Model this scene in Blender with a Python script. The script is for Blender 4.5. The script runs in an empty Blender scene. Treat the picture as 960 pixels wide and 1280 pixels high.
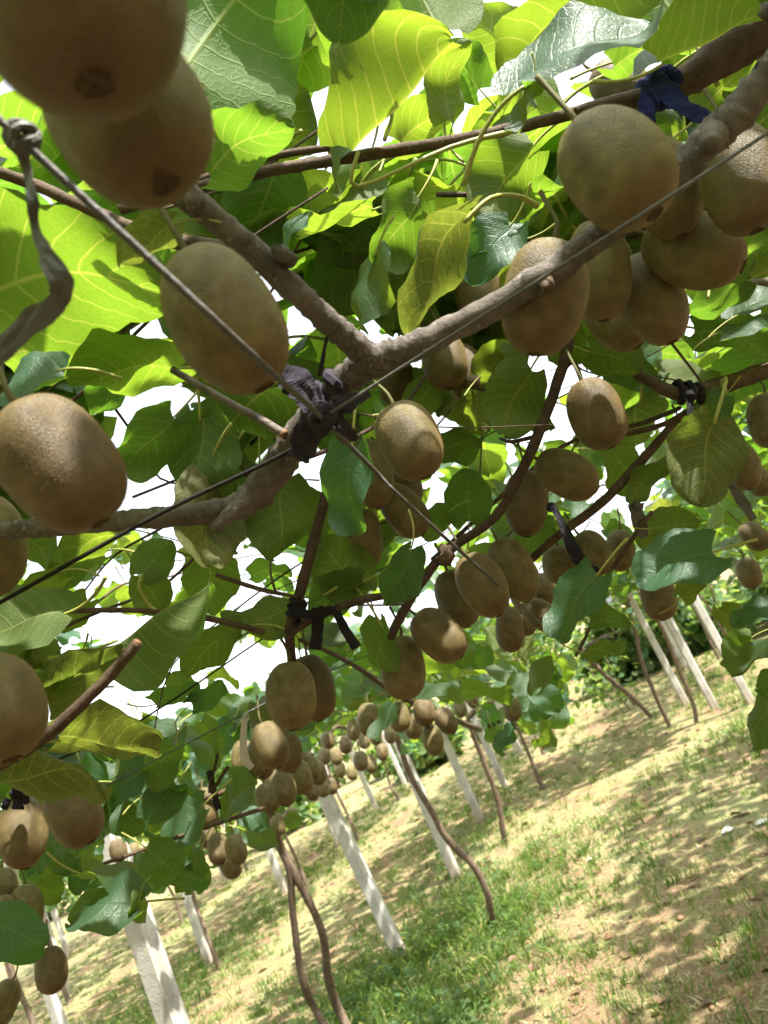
import bpy, math, random
import numpy as np
from mathutils import Vector, Matrix, Quaternion, noise as mnoise

random.seed(11); np.random.seed(11)
scene = bpy.context.scene
R = math.radians

# ------------------------------------------------------------------ camera
F = 998.0                                   # focal length in photo pixels (960 x 1280)
PITCH, ROLL, CAM_H = R(12.8), R(25.0), 1.5
fw = Vector((0, math.cos(PITCH), math.sin(PITCH)))
up0 = Vector((0, -math.sin(PITCH), math.cos(PITCH)))
rt0 = Vector((1, 0, 0))
cr, sr = math.cos(ROLL), math.sin(ROLL)
RT = rt0 * cr - up0 * sr
UP = rt0 * sr + up0 * cr
CAM = Vector((0, 0, CAM_H))
cam_data = bpy.data.cameras.new('camera')
cam = bpy.data.objects.new('camera', cam_data)
scene.collection.objects.link(cam)
m = Matrix((RT, UP, -fw)).transposed().to_4x4()
m.translation = CAM
cam.matrix_world = m
cam_data.sensor_fit = 'VERTICAL'
cam_data.sensor_height = 32.0
cam_data.lens = 32.0 * F / 1280.0
cam_data.clip_start = 0.02
cam_data.clip_end = 2000
cam_data.dof.use_dof = True
cam_data.dof.focus_distance = 0.75
cam_data.dof.aperture_fstop = 11.0
scene.camera = cam
scene.render.resolution_x, scene.render.resolution_y = 768, 1024

# ------------------------------------------------------------------ sky, sun, exposure
SUN = Vector((0.62, -0.36, 1.08)).normalized()
world = bpy.data.worlds.new('World'); scene.world = world
world.use_nodes = True
wn = world.node_tree.nodes; wl = world.node_tree.links
bg = wn['Background']
sky = wn.new('ShaderNodeTexSky'); sky.sky_type = 'NISHITA'; sky.sun_disc = False
sky.sun_elevation = math.asin(SUN.z); sky.sun_rotation = math.atan2(SUN.x, SUN.y)
sky.air_density = 1.0; sky.dust_density = 2.5; sky.ozone_density = 0.6
hs = wn.new('ShaderNodeHueSaturation'); hs.inputs['Saturation'].default_value = 0.25
wl.new(sky.outputs[0], hs.inputs['Color']); wl.new(hs.outputs[0], bg.inputs['Color'])
bg.inputs['Strength'].default_value = 0.15
sl = bpy.data.lights.new('sun', 'SUN'); sl.energy = 3.6; sl.angle = R(1.0); sl.color = (1.0, 0.95, 0.86)
so = bpy.data.objects.new('sun', sl); scene.collection.objects.link(so)
so.rotation_euler = SUN.to_track_quat('Z', 'Y').to_euler(); so.location = (3, -3, 12)
scene.view_settings.view_transform = 'Standard'; scene.view_settings.look = 'None'
scene.view_settings.gamma = 1.0; scene.view_settings.exposure = 1.95
if scene.render.engine == 'CYCLES' or True:
    scene.render.engine = 'CYCLES'
    scene.cycles.max_bounces = 10; scene.cycles.transmission_bounces = 8; scene.cycles.diffuse_bounces = 5

# ------------------------------------------------------------------ helpers
COL = scene.collection

def P(px, py, d):
    """photo pixel + depth along the view axis -> world point"""
    return CAM + (fw + RT * ((px - 480) / F) + UP * ((640 - py) / F)) * d

def project(p):
    q = p - CAM
    d = q.dot(fw)
    if d < 0.02:
        return None
    return 480 + F * q.dot(RT) / d, 640 - F * q.dot(UP) / d, d

def rowx(k, y):
    return -1.1 + 0.18 * (y - 5.15) + 3.0 * k

def gz(x, y):
    return (0.035 * mnoise.noise(Vector((x * 0.6, y * 0.6, 0.3))) + 0.012 * mnoise.noise(Vector((x * 2.3, y * 2.3, 4.0)))
            + 0.005 * mnoise.noise(Vector((x * 6.5, y * 6.5, 9.0))))

def link(o, parent=None):
    COL.objects.link(o)
    if parent:
        o.parent = parent
    return o

def tag(o, label, cat, group=None, kind=None):
    o['label'] = label; o['category'] = cat
    if group: o['group'] = group
    if kind: o['kind'] = kind
    return o

def empty(name, loc):
    o = bpy.data.objects.new(name, None); o.location = loc; o.empty_display_size = 0.1
    COL.objects.link(o)
    return o

def mesh_from(name, verts, faces, mat, smooth=True):
    me = bpy.data.meshes.new(name)
    me.from_pydata([tuple(v) for v in verts], [], faces)
    if mat: me.materials.append(mat)
    if smooth:
        me.polygons.foreach_set('use_smooth', [True] * len(me.polygons))
    me.update()
    return me

def np_mesh(name, verts, quads, mat, tone=None, uv=None, smooth=False):
    """fast mesh from numpy arrays; faces all of one size"""
    me = bpy.data.meshes.new(name)
    nv, (nf, k) = len(verts), quads.shape
    me.vertices.add(nv); me.vertices.foreach_set('co', np.asarray(verts, dtype=np.float32).ravel())
    me.loops.add(nf * k); me.loops.foreach_set('vertex_index', quads.astype(np.int32).ravel())
    me.polygons.add(nf)
    me.polygons.foreach_set('loop_start', np.arange(0, nf * k, k, dtype=np.int32))
    me.polygons.foreach_set('use_smooth', np.full(nf, smooth))
    if tone is not None:
        a = me.attributes.new('tone', 'FLOAT', 'POINT'); a.data.foreach_set('value', np.asarray(tone, dtype=np.float32))
    if uv is not None:
        l = me.uv_layers.new(name='UVMap'); l.data.foreach_set('uv', np.asarray(uv, dtype=np.float32)[quads.ravel()].ravel())
    me.materials.append(mat)
    me.update(calc_edges=True); me.validate()
    return me

def catmull(pts, n):
    """pts: list of tuples (Vector + radius); returns dense list"""
    out = []
    L = len(pts)
    for i in range(L - 1):
        p0 = pts[max(i - 1, 0)]; p1 = pts[i]; p2 = pts[i + 1]; p3 = pts[min(i + 2, L - 1)]
        for j in range(n):
            t = j / n
            t2, t3 = t * t, t * t * t
            f = lambda a, b, c, d: 0.5 * (2 * b + (c - a) * t + (2 * a - 5 * b + 4 * c - d) * t2 + (3 * b - a - 3 * c + d) * t3)
            out.append((f(p0[0], p1[0], p2[0], p3[0]), max(1e-4, f(p0[1], p1[1], p2[1], p3[1]))))
    out.append(pts[-1])
    return out

def tube_geo(pts, segs=8, sub=5, bump=0.0, flat=1.0, twist=0.0, seed=0, bfreq=1.0, ref=None):
    ps = catmull(pts, sub) if sub > 1 else pts
    V, FA = [], []
    for i, (p, r) in enumerate(ps):
        a = ps[max(i - 1, 0)][0]; b = ps[min(i + 1, len(ps) - 1)][0]
        t = (b - a)
        t = t.normalized() if t.length > 1e-9 else Vector((0, 0, 1))
        if ref is None:
            ref = t.orthogonal().normalized()
        ref = (ref - t * ref.dot(t)).normalized()
        bi = t.cross(ref)
        tw = twist * i
        e1 = ref * math.cos(tw) + bi * math.sin(tw)
        e2 = t.cross(e1)
        for s in range(segs):
            an = 2 * math.pi * s / segs
            rr = r
            if bump:
                q = p + (e1 * math.cos(an) + e2 * math.sin(an)) * r
                fr = bfreq * 0.6 / max(r, 1e-3)
                rr *= 1 + bump * mnoise.noise(q * fr + Vector((seed, 0, 0))) + 0.5 * bump * mnoise.noise(q * fr * 2.7)
            V.append(p + e1 * (math.cos(an) * rr) + e2 * (math.sin(an) * rr * flat))
    n = len(ps)
    for i in range(n - 1):
        for s in range(segs):
            s2 = (s + 1) % segs
            FA.append((i * segs + s, i * segs + s2, (i + 1) * segs + s2, (i + 1) * segs + s))
    FA.append(tuple(range(segs - 1, -1, -1)))
    FA.append(tuple((n - 1) * segs + s for s in range(segs)))
    return V, FA

def merge(geos):
    V, FA = [], []
    for v, f in geos:
        o = len(V)
        V += list(v); FA += [tuple(i + o for i in q) for q in f]
    return V, FA

def add_mesh(name, geo, mat, parent=None, origin=None, smooth=True):
    """geometry in world space -> object with its origin at `origin` (parent's place by default)"""
    V, FA = geo
    base = parent.location if parent is not None else (origin if origin is not None else Vector((0, 0, 0)))
    me = mesh_from(name, [v - base for v in V], FA, mat, smooth)
    o = bpy.data.objects.new(name, me)
    if parent is None: o.location = base
    return link(o, parent)

def pxpath(lst):
    """[(px, py, depth, diameter in photo px)] -> [(Vector, radius)]"""
    return [(P(x, y, d), w * d / F / 2) for x, y, d, w in lst]

# ------------------------------------------------------------------ materials
def new_mat(name):
    mt = bpy.data.materials.new(name); mt.use_nodes = True
    nt = mt.node_tree
    return mt, nt, nt.nodes, nt.links, nt.nodes['Principled BSDF'], nt.nodes['Material Output']

def N(nodes, typ, **kw):
    n = nodes.new(typ)
    for k, v in kw.items(): setattr(n, k, v)
    return n

def ramp(nodes, stops):
    r = nodes.new('ShaderNodeValToRGB')
    e = r.color_ramp.elements
    while len(e) < len(stops): e.new(0.5)
    for i, (p, c) in enumerate(stops):
        e[i].position = p; e[i].color = (*c, 1) if len(c) == 3 else c
    return r

def mathn(nt, op, a, b=None, c=None, clamp=False):
    n = nt.nodes.new('ShaderNodeMath'); n.operation = op; n.use_clamp = clamp
    for i, v in enumerate((a, b, c)):
        if v is None: continue
        if isinstance(v, (int, float)): n.inputs[i].default_value = v
        else: nt.links.new(v, n.inputs[i])
    return n.outputs[0]

def mixc(nt, fac, a, b, mode='MIX'):
    n = nt.nodes.new('ShaderNodeMix'); n.data_type = 'RGBA'; n.blend_type = mode
    for s, v in ((n.inputs[0], fac), (n.inputs[6], a), (n.inputs[7], b)):
        if isinstance(v, (int, float)): s.default_value = v
        elif isinstance(v, tuple): s.default_value = (*v, 1)
        else: nt.links.new(v, s)
    return n.outputs[2]

def leaf_material(name, top, under, trans, vein=True, tw=0.5, spots=0.0):
    mt, nt, nd, lk, bs, out = new_mat(name)
    geo = N(nd, 'ShaderNodeNewGeometry'); oi = N(nd, 'ShaderNodeObjectInfo')
    at = N(nd, 'ShaderNodeAttribute', attribute_name='tone')
    uv = N(nd, 'ShaderNodeUVMap')
    sep = N(nd, 'ShaderNodeSeparateXYZ'); lk.new(uv.outputs[0], sep.inputs[0])
    rnd = mathn(nt, 'FRACT', mathn(nt, 'ADD', oi.outputs['Random'], at.outputs['Fac']))
    a = mathn(nt, 'ABSOLUTE', mathn(nt, 'MULTIPLY_ADD', sep.outputs[0], 2.0, -1.0))
    t = sep.outputs[1]
    # lateral veins sweep outwards and towards the tip; the midrib tapers
    ph = mathn(nt, 'FRACT', mathn(nt, 'MULTIPLY', mathn(nt, 'SUBTRACT', t, mathn(nt, 'MULTIPLY', mathn(nt, 'POWER', a, 1.25), 0.36)), 6.3))
    lat = mathn(nt, 'ABSOLUTE', mathn(nt, 'SUBTRACT', ph, 0.5))
    latm = mathn(nt, 'SUBTRACT', 1.0, mathn(nt, 'DIVIDE', lat, mathn(nt, 'MULTIPLY_ADD', a, -0.035, 0.075)), clamp=True)
    mid = mathn(nt, 'SUBTRACT', 1.0, mathn(nt, 'DIVIDE', a, mathn(nt, 'MULTIPLY_ADD', t, -0.028, 0.05)), clamp=True)
    vor = N(nd, 'ShaderNodeTexVoronoi', feature='DISTANCE_TO_EDGE'); vor.inputs['Scale'].default_value = 26
    lk.new(uv.outputs[0], vor.inputs['Vector'])
    fine = mathn(nt, 'SUBTRACT', 1.0, mathn(nt, 'MULTIPLY', vor.outputs['Distance'], 9.0), clamp=True)
    veins = mathn(nt, 'MAXIMUM', mathn(nt, 'MAXIMUM', mathn(nt, 'MULTIPLY', latm, 0.8), mid), mathn(nt, 'MULTIPLY', fine, 0.16))
    tc = N(nd, 'ShaderNodeTexCoord')
    nz = N(nd, 'ShaderNodeTexNoise'); nz.inputs['Scale'].default_value = 5.0; nz.inputs['Detail'].default_value = 5
    lk.new(tc.outputs['Object'], nz.inputs['Vector'])
    var = mathn(nt, 'MULTIPLY_ADD', rnd, 0.55, 0.72)
    ctop = mixc(nt, mathn(nt, 'MULTIPLY', veins, 0.45), top, tuple(min(1, c * 2.0) for c in top))
    cund = mixc(nt, mathn(nt, 'MULTIPLY', veins, 0.6), under, (0.30, 0.32, 0.10))
    col = mixc(nt, geo.outputs['Backfacing'], ctop, cund)
    vv = N(nd, 'ShaderNodeHueSaturation'); lk.new(col, vv.inputs['Color']); lk.new(var, vv.inputs['Value'])
    lk.new(mathn(nt, 'MULTIPLY_ADD', rnd, 0.05, 0.475), vv.inputs['Hue'])
    c1 = mixc(nt, mathn(nt, 'MULTIPLY', mathn(nt, 'SUBTRACT', nz.outputs['Fac'], 0.35), 0.6, clamp=True), vv.outputs[0], tuple(c * 0.6 for c in under))
    ctr = mixc(nt, mathn(nt, 'MULTIPLY', veins, 0.7), trans, (0.66, 0.66, 0.12))
    tv = N(nd, 'ShaderNodeHueSaturation'); lk.new(ctr, tv.inputs['Color'])
    lk.new(mathn(nt, 'MULTIPLY_ADD', rnd, 0.05, 0.47), tv.inputs['Hue']); lk.new(mathn(nt, 'MULTIPLY_ADD', rnd, -0.4, 1.15), tv.inputs['Value'])
    ctv = tv.outputs[0]
    if spots:
        sp = N(nd, 'ShaderNodeTexNoise'); sp.inputs['Scale'].default_value = 22; sp.inputs['Detail'].default_value = 2
        lk.new(tc.outputs['Object'], sp.inputs['Vector'])
        sm = mathn(nt, 'MULTIPLY', mathn(nt, 'GREATER_THAN', sp.outputs['Fac'], 0.57), spots)
        c1 = mixc(nt, sm, c1, (0.42, 0.36, 0.05)); ctv = mixc(nt, sm, ctv, (0.85, 0.75, 0.1))
    lk.new(c1, bs.inputs['Base Color'])
    lk.new(mathn(nt, 'MULTIPLY_ADD', geo.outputs['Backfacing'], 0.22, 0.46), bs.inputs['Roughness'])
    bs.inputs['Specular IOR Level'].default_value = 0.5
    bp = N(nd, 'ShaderNodeBump'); bp.inputs['Strength'].default_value = 0.3; bp.inputs['Distance'].default_value = 0.006
    lk.new(mathn(nt, 'MULTIPLY', veins, -1.0), bp.inputs['Height']); lk.new(bp.outputs[0], bs.inputs['Normal'])
    tr = N(nd, 'ShaderNodeBsdfTranslucent'); lk.new(ctv, tr.inputs['Color'])
    mx = N(nd, 'ShaderNodeMixShader'); mx.inputs[0].default_value = tw
    lk.new(bs.outputs[0], mx.inputs[1]); lk.new(tr.outputs[0], mx.inputs[2]); lk.new(mx.outputs[0], out.inputs['Surface'])
    return mt

M_LEAF = leaf_material('kiwi_leaf', (0.040, 0.095, 0.048), (0.095, 0.135, 0.036), (0.205, 0.40, 0.022), tw=0.44)
M_OLD = leaf_material('kiwi_leaf_yellowing', (0.06, 0.095, 0.04), (0.115, 0.135, 0.042), (0.17, 0.26, 0.025), tw=0.36, spots=0.1)
M_SHRUB = leaf_material('shrub_leaf', (0.07, 0.13, 0.045), (0.12, 0.17, 0.06), (0.32, 0.50, 0.09), tw=0.45)

def fruit_material():
    mt, nt, nd, lk, bs, out = new_mat('kiwi_skin')
    tc = N(nd, 'ShaderNodeTexCoord'); oi = N(nd, 'ShaderNodeObjectInfo')
    n1 = N(nd, 'ShaderNodeTexNoise'); n1.inputs['Scale'].default_value = 2.2; n1.inputs['Detail'].default_value = 4
    mp = N(nd, 'ShaderNodeMapping'); lk.new(tc.outputs['Object'], mp.inputs[0]); mp.inputs['Scale'].default_value = (2, 2, 2)
    off = N(nd, 'ShaderNodeCombineXYZ'); lk.new(mathn(nt, 'MULTIPLY', oi.outputs['Random'], 40.0), off.inputs[0]); lk.new(off.outputs[0], mp.inputs['Location'])
    lk.new(mp.outputs[0], n1.inputs['Vector'])
    v = N(nd, 'ShaderNodeTexVoronoi'); v.inputs['Scale'].default_value = 18; lk.new(mp.outputs[0], v.inputs['Vector'])
    f = N(nd, 'ShaderNodeTexNoise'); f.inputs['Scale'].default_value = 34; f.inputs['Detail'].default_value = 3; lk.new(mp.outputs[0], f.inputs['Vector'])
    c = ramp(nd, [(0.3, (0.092, 0.067, 0.022)), (0.52, (0.155, 0.115, 0.042)), (0.75, (0.235, 0.18, 0.075))])
    lk.new(n1.outputs['Fac'], c.inputs[0])
    dots = mathn(nt, 'SUBTRACT', 1.0, mathn(nt, 'MULTIPLY', v.outputs['Distance'], 3.2), clamp=True)
    c2 = mixc(nt, mathn(nt, 'MULTIPLY', dots, 0.28), c.outputs[0], (0.36, 0.28, 0.14))
    c3 = mixc(nt, mathn(nt, 'MULTIPLY', f.outputs['Fac'], 0.35), c2, (0.085, 0.056, 0.026))
    # reddish flush and dark scurf toward the blossom end
    sp = N(nd, 'ShaderNodeSeparateXYZ'); lk.new(tc.outputs['Generated'], sp.inputs[0])
    e = mathn(nt, 'SUBTRACT', 1.0, mathn(nt, 'MULTIPLY', sp.outputs[2], 3.6), clamp=True)
    c4 = mixc(nt, mathn(nt, 'MULTIPLY', e, 0.6), c3, (0.13, 0.058, 0.03))
    sc = N(nd, 'ShaderNodeTexNoise'); sc.inputs['Scale'].default_value = 1.7; sc.inputs['Detail'].default_value = 7; sc.inputs['Roughness'].default_value = 0.75; lk.new(mp.outputs[0], sc.inputs['Vector'])
    scuff = mathn(nt, 'MULTIPLY', mathn(nt, 'SUBTRACT', sc.outputs['Fac'], 0.56), 7.0, clamp=True)
    c4 = mixc(nt, mathn(nt, 'MULTIPLY', scuff, 0.55), c4, (0.085, 0.055, 0.026))
    hv = N(nd, 'ShaderNodeHueSaturation'); lk.new(c4, hv.inputs['Color'])
    lk.new(mathn(nt, 'MULTIPLY_ADD', oi.outputs['Random'], 0.35, 0.85), hv.inputs['Value'])
    lk.new(mathn(nt, 'MULTIPLY_ADD', oi.outputs['Random'], 0.03, 0.488), hv.inputs['Hue'])
    lk.new(hv.outputs[0], bs.inputs['Base Color'])
    bs.inputs['Roughness'].default_value = 0.5; bs.inputs['Specular IOR Level'].default_value = 0.5
    bs.inputs['Sheen Weight'].default_value = 0.18; bs.inputs['Sheen Roughness'].default_value = 0.45
    bs.inputs['Sheen Tint'].default_value = (0.85, 0.64, 0.32, 1)
    b = N(nd, 'ShaderNodeBump'); b.inputs['Strength'].default_value = 0.3; b.inputs['Distance'].default_value = 0.016
    lk.new(mathn(nt, 'ADD', f.outputs['Fac'], mathn(nt, 'MULTIPLY', dots, 0.6)), b.inputs['Height']); lk.new(b.outputs[0], bs.inputs['Normal'])
    return mt

def bark_material(name, dark, mid, light, scale=60, strength=0.6, spec=0.25):
    mt, nt, nd, lk, bs, out = new_mat(name)
    tc = N(nd, 'ShaderNodeTexCoord')
    n1 = N(nd, 'ShaderNodeTexNoise'); n1.inputs['Scale'].default_value = scale; n1.inputs['Detail'].default_value = 8; n1.inputs['Roughness'].default_value = 0.65
    n2 = N(nd, 'ShaderNodeTexNoise'); n2.inputs['Scale'].default_value = scale * 0.22; n2.inputs['Detail'].default_value = 3
    v = N(nd, 'ShaderNodeTexVoronoi'); v.inputs['Scale'].default_value = scale * 2.2
    for n in (n1, n2, v): lk.new(tc.outputs['Object'], n.inputs['Vector'])
    c = ramp(nd, [(0.3, dark), (0.5, mid), (0.72, light)]); lk.new(n1.outputs['Fac'], c.inputs[0])
    c2 = mixc(nt, mathn(nt, 'MULTIPLY', n2.outputs['Fac'], 0.6), c.outputs[0], mid)
    d = mathn(nt, 'LESS_THAN', v.outputs['Distance'], 0.16)
    c3 = mixc(nt, mathn(nt, 'MULTIPLY', d, 0.6), c2, tuple(x * 1.35 for x in light))
    mp = N(nd, 'ShaderNodeMapping'); lk.new(tc.outputs['Object'], mp.inputs[0])
    ndist = N(nd, 'ShaderNodeMixRGB'); ndist.inputs[0].default_value = 0.02; lk.new(mp.outputs[0], ndist.inputs[1]); lk.new(n1.outputs['Color'], ndist.inputs[2])
    ve = N(nd, 'ShaderNodeTexVoronoi', feature='DISTANCE_TO_EDGE'); ve.inputs['Scale'].default_value = scale * 3.0; lk.new(ndist.outputs[0], ve.inputs['Vector'])
    crack = mathn(nt, 'SUBTRACT', 1.0, mathn(nt, 'MULTIPLY', ve.outputs['Distance'], 9.0), clamp=True)
    crack = mathn(nt, 'MULTIPLY', crack, mathn(nt, 'MULTIPLY', mathn(nt, 'SUBTRACT', n2.outputs['Fac'], 0.35), 3.0, clamp=True))
    c3 = mixc(nt, mathn(nt, 'MULTIPLY', crack, 0.25), c3, tuple(x * 0.5 for x in dark))
    lk.new(c3, bs.inputs['Base Color']); bs.inputs['Roughness'].default_value = 0.75; bs.inputs['Specular IOR Level'].default_value = spec
    b = N(nd, 'ShaderNodeBump'); b.inputs['Strength'].default_value = strength; b.inputs['Distance'].default_value = 0.004
    lk.new(mathn(nt, 'SUBTRACT', mathn(nt, 'ADD', n1.outputs['Fac'], mathn(nt, 'MULTIPLY', d, 0.5)), mathn(nt, 'MULTIPLY', crack, 0.25)), b.inputs['Height']); lk.new(b.outputs[0], bs.inputs['Normal'])
    return mt

def plain(name, col, rough=0.6, spec=0.4, nscale=40, var=0.35, metal=0.0, bump=0.2):
    mt, nt, nd, lk, bs, out = new_mat(name)
    tc = N(nd, 'ShaderNodeTexCoord')
    n1 = N(nd, 'ShaderNodeTexNoise'); n1.inputs['Scale'].default_value = nscale; n1.inputs['Detail'].default_value = 5
    lk.new(tc.outputs['Object'], n1.inputs['Vector'])
    lk.new(mixc(nt, n1.outputs['Fac'], tuple(c * (1 - var) for c in col), tuple(min(1, c * (1 + var)) for c in col)), bs.inputs['Base Color'])
    bs.inputs['Roughness'].default_value = rough; bs.inputs['Specular IOR Level'].default_value = spec; bs.inputs['Metallic'].default_value = metal
    b = N(nd, 'ShaderNodeBump'); b.inputs['Strength'].default_value = bump; b.inputs['Distance'].default_value = 0.002
    lk.new(n1.outputs['Fac'], b.inputs['Height']); lk.new(b.outputs[0], bs.inputs['Normal'])
    return mt

def blade_material(name, stops, trans, tw=0.35):
    mt, nt, nd, lk, bs, out = new_mat(name)
    at = N(nd, 'ShaderNodeAttribute', attribute_name='tone')
    c = ramp(nd, stops); lk.new(at.outputs['Fac'], c.inputs[0]); lk.new(c.outputs[0], bs.inputs['Base Color'])
    bs.inputs['Roughness'].default_value = 0.55; bs.inputs['Specular IOR Level'].default_value = 0.3
    tr = N(nd, 'ShaderNodeBsdfTranslucent')
    lk.new(mixc(nt, 0.6, c.outputs[0], trans), tr.inputs['Color'])
    mx = N(nd, 'ShaderNodeMixShader'); mx.inputs[0].default_value = tw
    lk.new(bs.outputs[0], mx.inputs[1]); lk.new(tr.outputs[0], mx.inputs[2]); lk.new(mx.outputs[0], out.inputs['Surface'])
    return mt

def ground_material():
    mt, nt, nd, lk, bs, out = new_mat('soil_and_dry_turf')
    tc = N(nd, 'ShaderNodeTexCoord')
    def nz(s, d=6, r=0.6, stretch=None):
        n = N(nd, 'ShaderNodeTexNoise'); n.inputs['Scale'].default_value = s; n.inputs['Detail'].default_value = d; n.inputs['Roughness'].default_value = r
        if stretch:
            mp = N(nd, 'ShaderNodeMapping'); mp.inputs['Scale'].default_value = stretch; mp.inputs['Rotation'].default_value = (0, 0, R(10))
            lk.new(tc.outputs['Object'], mp.inputs[0]); lk.new(mp.outputs[0], n.inputs['Vector'])
        else:
            lk.new(tc.outputs['Object'], n.inputs['Vector'])
        return n.outputs['Fac']
    big = nz(1.0, 5, 0.6, (1.6, 0.5, 1)); med = nz(4.5); fine = nz(45, 8, 0.7); tiny = nz(160, 4, 0.7)
    soil = ramp(nd, [(0.3, (0.13, 0.075, 0.045)), (0.5, (0.25, 0.155, 0.095)), (0.72, (0.40, 0.28, 0.185))]); lk.new(fine, soil.inputs[0])
    straw = ramp(nd, [(0.3, (0.16, 0.165, 0.07)), (0.5, (0.29, 0.28, 0.135)), (0.7, (0.44, 0.42, 0.235))]); lk.new(tiny, straw.inputs[0])
    green = ramp(nd, [(0.3, (0.08, 0.11, 0.025)), (0.6, (0.25, 0.29, 0.10))]); lk.new(fine, green.inputs[0])
    f1 = ramp(nd, [(0.40, (0, 0, 0)), (0.60, (1, 1, 1))]); lk.new(mathn(nt, 'ADD', mathn(nt, 'MULTIPLY', big, 0.6), mathn(nt, 'MULTIPLY', med, 0.4)), f1.inputs[0])
    f2 = ramp(nd, [(0.5, (0, 0, 0)), (0.66, (1, 1, 1))]); lk.new(med, f2.inputs[0])
    sp = N(nd, 'ShaderNodeSeparateXYZ'); lk.new(tc.outputs['Object'], sp.inputs[0])
    bare = mathn(nt, 'MULTIPLY', mathn(nt, 'SUBTRACT', 5.6, sp.outputs[1]), 0.45, clamp=True)       # trodden bare earth in the near alley
    fsoil = mathn(nt, 'MULTIPLY', f1.outputs[0], mathn(nt, 'MULTIPLY_ADD', bare, -0.75, 1.0))
    c = mixc(nt, fsoil, soil.outputs[0], straw.outputs[0])
    c = mixc(nt, mathn(nt, 'MULTIPLY', f2.outputs[0], 0.6), c, green.outputs[0])
    lk.new(c, bs.inputs['Base Color']); bs.inputs['Roughness'].default_value = 0.95; bs.inputs['Specular IOR Level'].default_value = 0.1
    b = N(nd, 'ShaderNodeBump'); b.inputs['Strength'].default_value = 0.8; b.inputs['Distance'].default_value = 0.02
    lk.new(mathn(nt, 'ADD', fine, mathn(nt, 'MULTIPLY', tiny, 0.4)), b.inputs['Height']); lk.new(b.outputs[0], bs.inputs['Normal'])
    return mt

def concrete_material():
    mt, nt, nd, lk, bs, out = new_mat('weathered_concrete')
    tc = N(nd, 'ShaderNodeTexCoord')
    n1 = N(nd, 'ShaderNodeTexNoise'); n1.inputs['Scale'].default_value = 7; n1.inputs['Detail'].default_value = 8; n1.inputs['Roughness'].default_value = 0.7
    n2 = N(nd, 'ShaderNodeTexNoise'); n2.inputs['Scale'].default_value = 120; n2.inputs['Detail'].default_value = 4
    v = N(nd, 'ShaderNodeTexVoronoi'); v.inputs['Scale'].default_value = 70
    for n in (n1, n2, v): lk.new(tc.outputs['Object'], n.inputs['Vector'])
    c = ramp(nd, [(0.3, (0.27, 0.25, 0.225)), (0.5, (0.49, 0.465, 0.43)), (0.68, (0.60, 0.58, 0.545))]); lk.new(n1.outputs['Fac'], c.inputs[0])
    c2 = mixc(nt, mathn(nt, 'MULTIPLY', n2.outputs['Fac'], 0.35), c.outputs[0], (0.30, 0.27, 0.24))
    pit = mathn(nt, 'LESS_THAN', v.outputs['Distance'], 0.17)
    c3 = mixc(nt, mathn(nt, 'MULTIPLY', pit, 0.55), c2, (0.2, 0.18, 0.16))
    sp = N(nd, 'ShaderNodeSeparateXYZ'); lk.new(tc.outputs['Object'], sp.inputs[0])
    low = mathn(nt, 'SUBTRACT', 1.0, mathn(nt, 'MULTIPLY', sp.outputs[2], 3.2), clamp=True)      # soil splash at the foot
    c4 = mixc(nt, mathn(nt, 'MULTIPLY', low, mathn(nt, 'MULTIPLY_ADD', n1.outputs['Fac'], 1.2, -0.1), clamp=True), c3, (0.34, 0.22, 0.14))
    lk.new(c4, bs.inputs['Base Color']); bs.inputs['Roughness'].default_value = 0.9; bs.inputs['Specular IOR Level'].default_value = 0.2
    b = N(nd, 'ShaderNodeBump'); b.inputs['Strength'].default_value = 0.6; b.inputs['Distance'].default_value = 0.003
    lk.new(mathn(nt, 'SUBTRACT', n2.outputs['Fac'], mathn(nt, 'MULTIPLY', pit, 0.8)), b.inputs['Height']); lk.new(b.outputs[0], bs.inputs['Normal'])
    return mt

M_FRUIT = fruit_material()
M_TIP = plain('dried_blossom', (0.095, 0.065, 0.038), 0.95, 0.1, 22, 0.75, bump=0.9)
M_STALK = plain('fruit_stalk', (0.12, 0.11, 0.04), 0.7, 0.3, 120)
M_PET = plain('petiole', (0.34, 0.36, 0.09), 0.5, 0.4, 60, 0.25)
M_ARM = bark_material('grey_vine_bark', (0.07, 0.056, 0.047), (0.15, 0.126, 0.108), (0.26, 0.23, 0.20), 55, 0.8)
M_CANE = bark_material('brown_cane_bark', (0.055, 0.034, 0.022), (0.10, 0.066, 0.042), (0.17, 0.12, 0.08), 70)
M_RED = bark_material('red_brown_shoot_bark', (0.04, 0.024, 0.018), (0.08, 0.052, 0.038), (0.14, 0.10, 0.075), 80)
M_TRUNK = bark_material('trunk_bark', (0.07, 0.045, 0.03), (0.15, 0.105, 0.075), (0.25, 0.19, 0.145), 30)
M_WOOD = plain('cut_wood', (0.20, 0.12, 0.06), 0.8, 0.2, 90)
M_WIRE = plain('galvanised_wire', (0.105, 0.10, 0.092), 0.6, 0.35, 300, 0.6, 0.15, bump=0.5)
M_WIREB = plain('blackened_wire', (0.022, 0.02, 0.018), 0.85, 0.12, 200, 0.5)
M_PURPLE = plain('purple_cloth_strip', (0.036, 0.030, 0.044), 0.85, 0.2, 150, 0.5, bump=0.6)
M_BLUE = plain('navy_cloth_strip', (0.022, 0.028, 0.13), 0.85, 0.2, 150, 0.5, bump=0.6)
M_BLACK = plain('black_cloth_strip', (0.014, 0.012, 0.017), 0.8, 0.25, 150, 0.4, bump=0.5)
M_GREY = plain('grey_plastic_strip', (0.10, 0.095, 0.088), 0.55, 0.4, 120, 0.4, bump=0.4)
M_PALE = plain('pale_string', (0.5, 0.49, 0.47), 0.7, 0.3, 120, 0.3)
M_GROUND = ground_material()
M_CONC = concrete_material()
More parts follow.
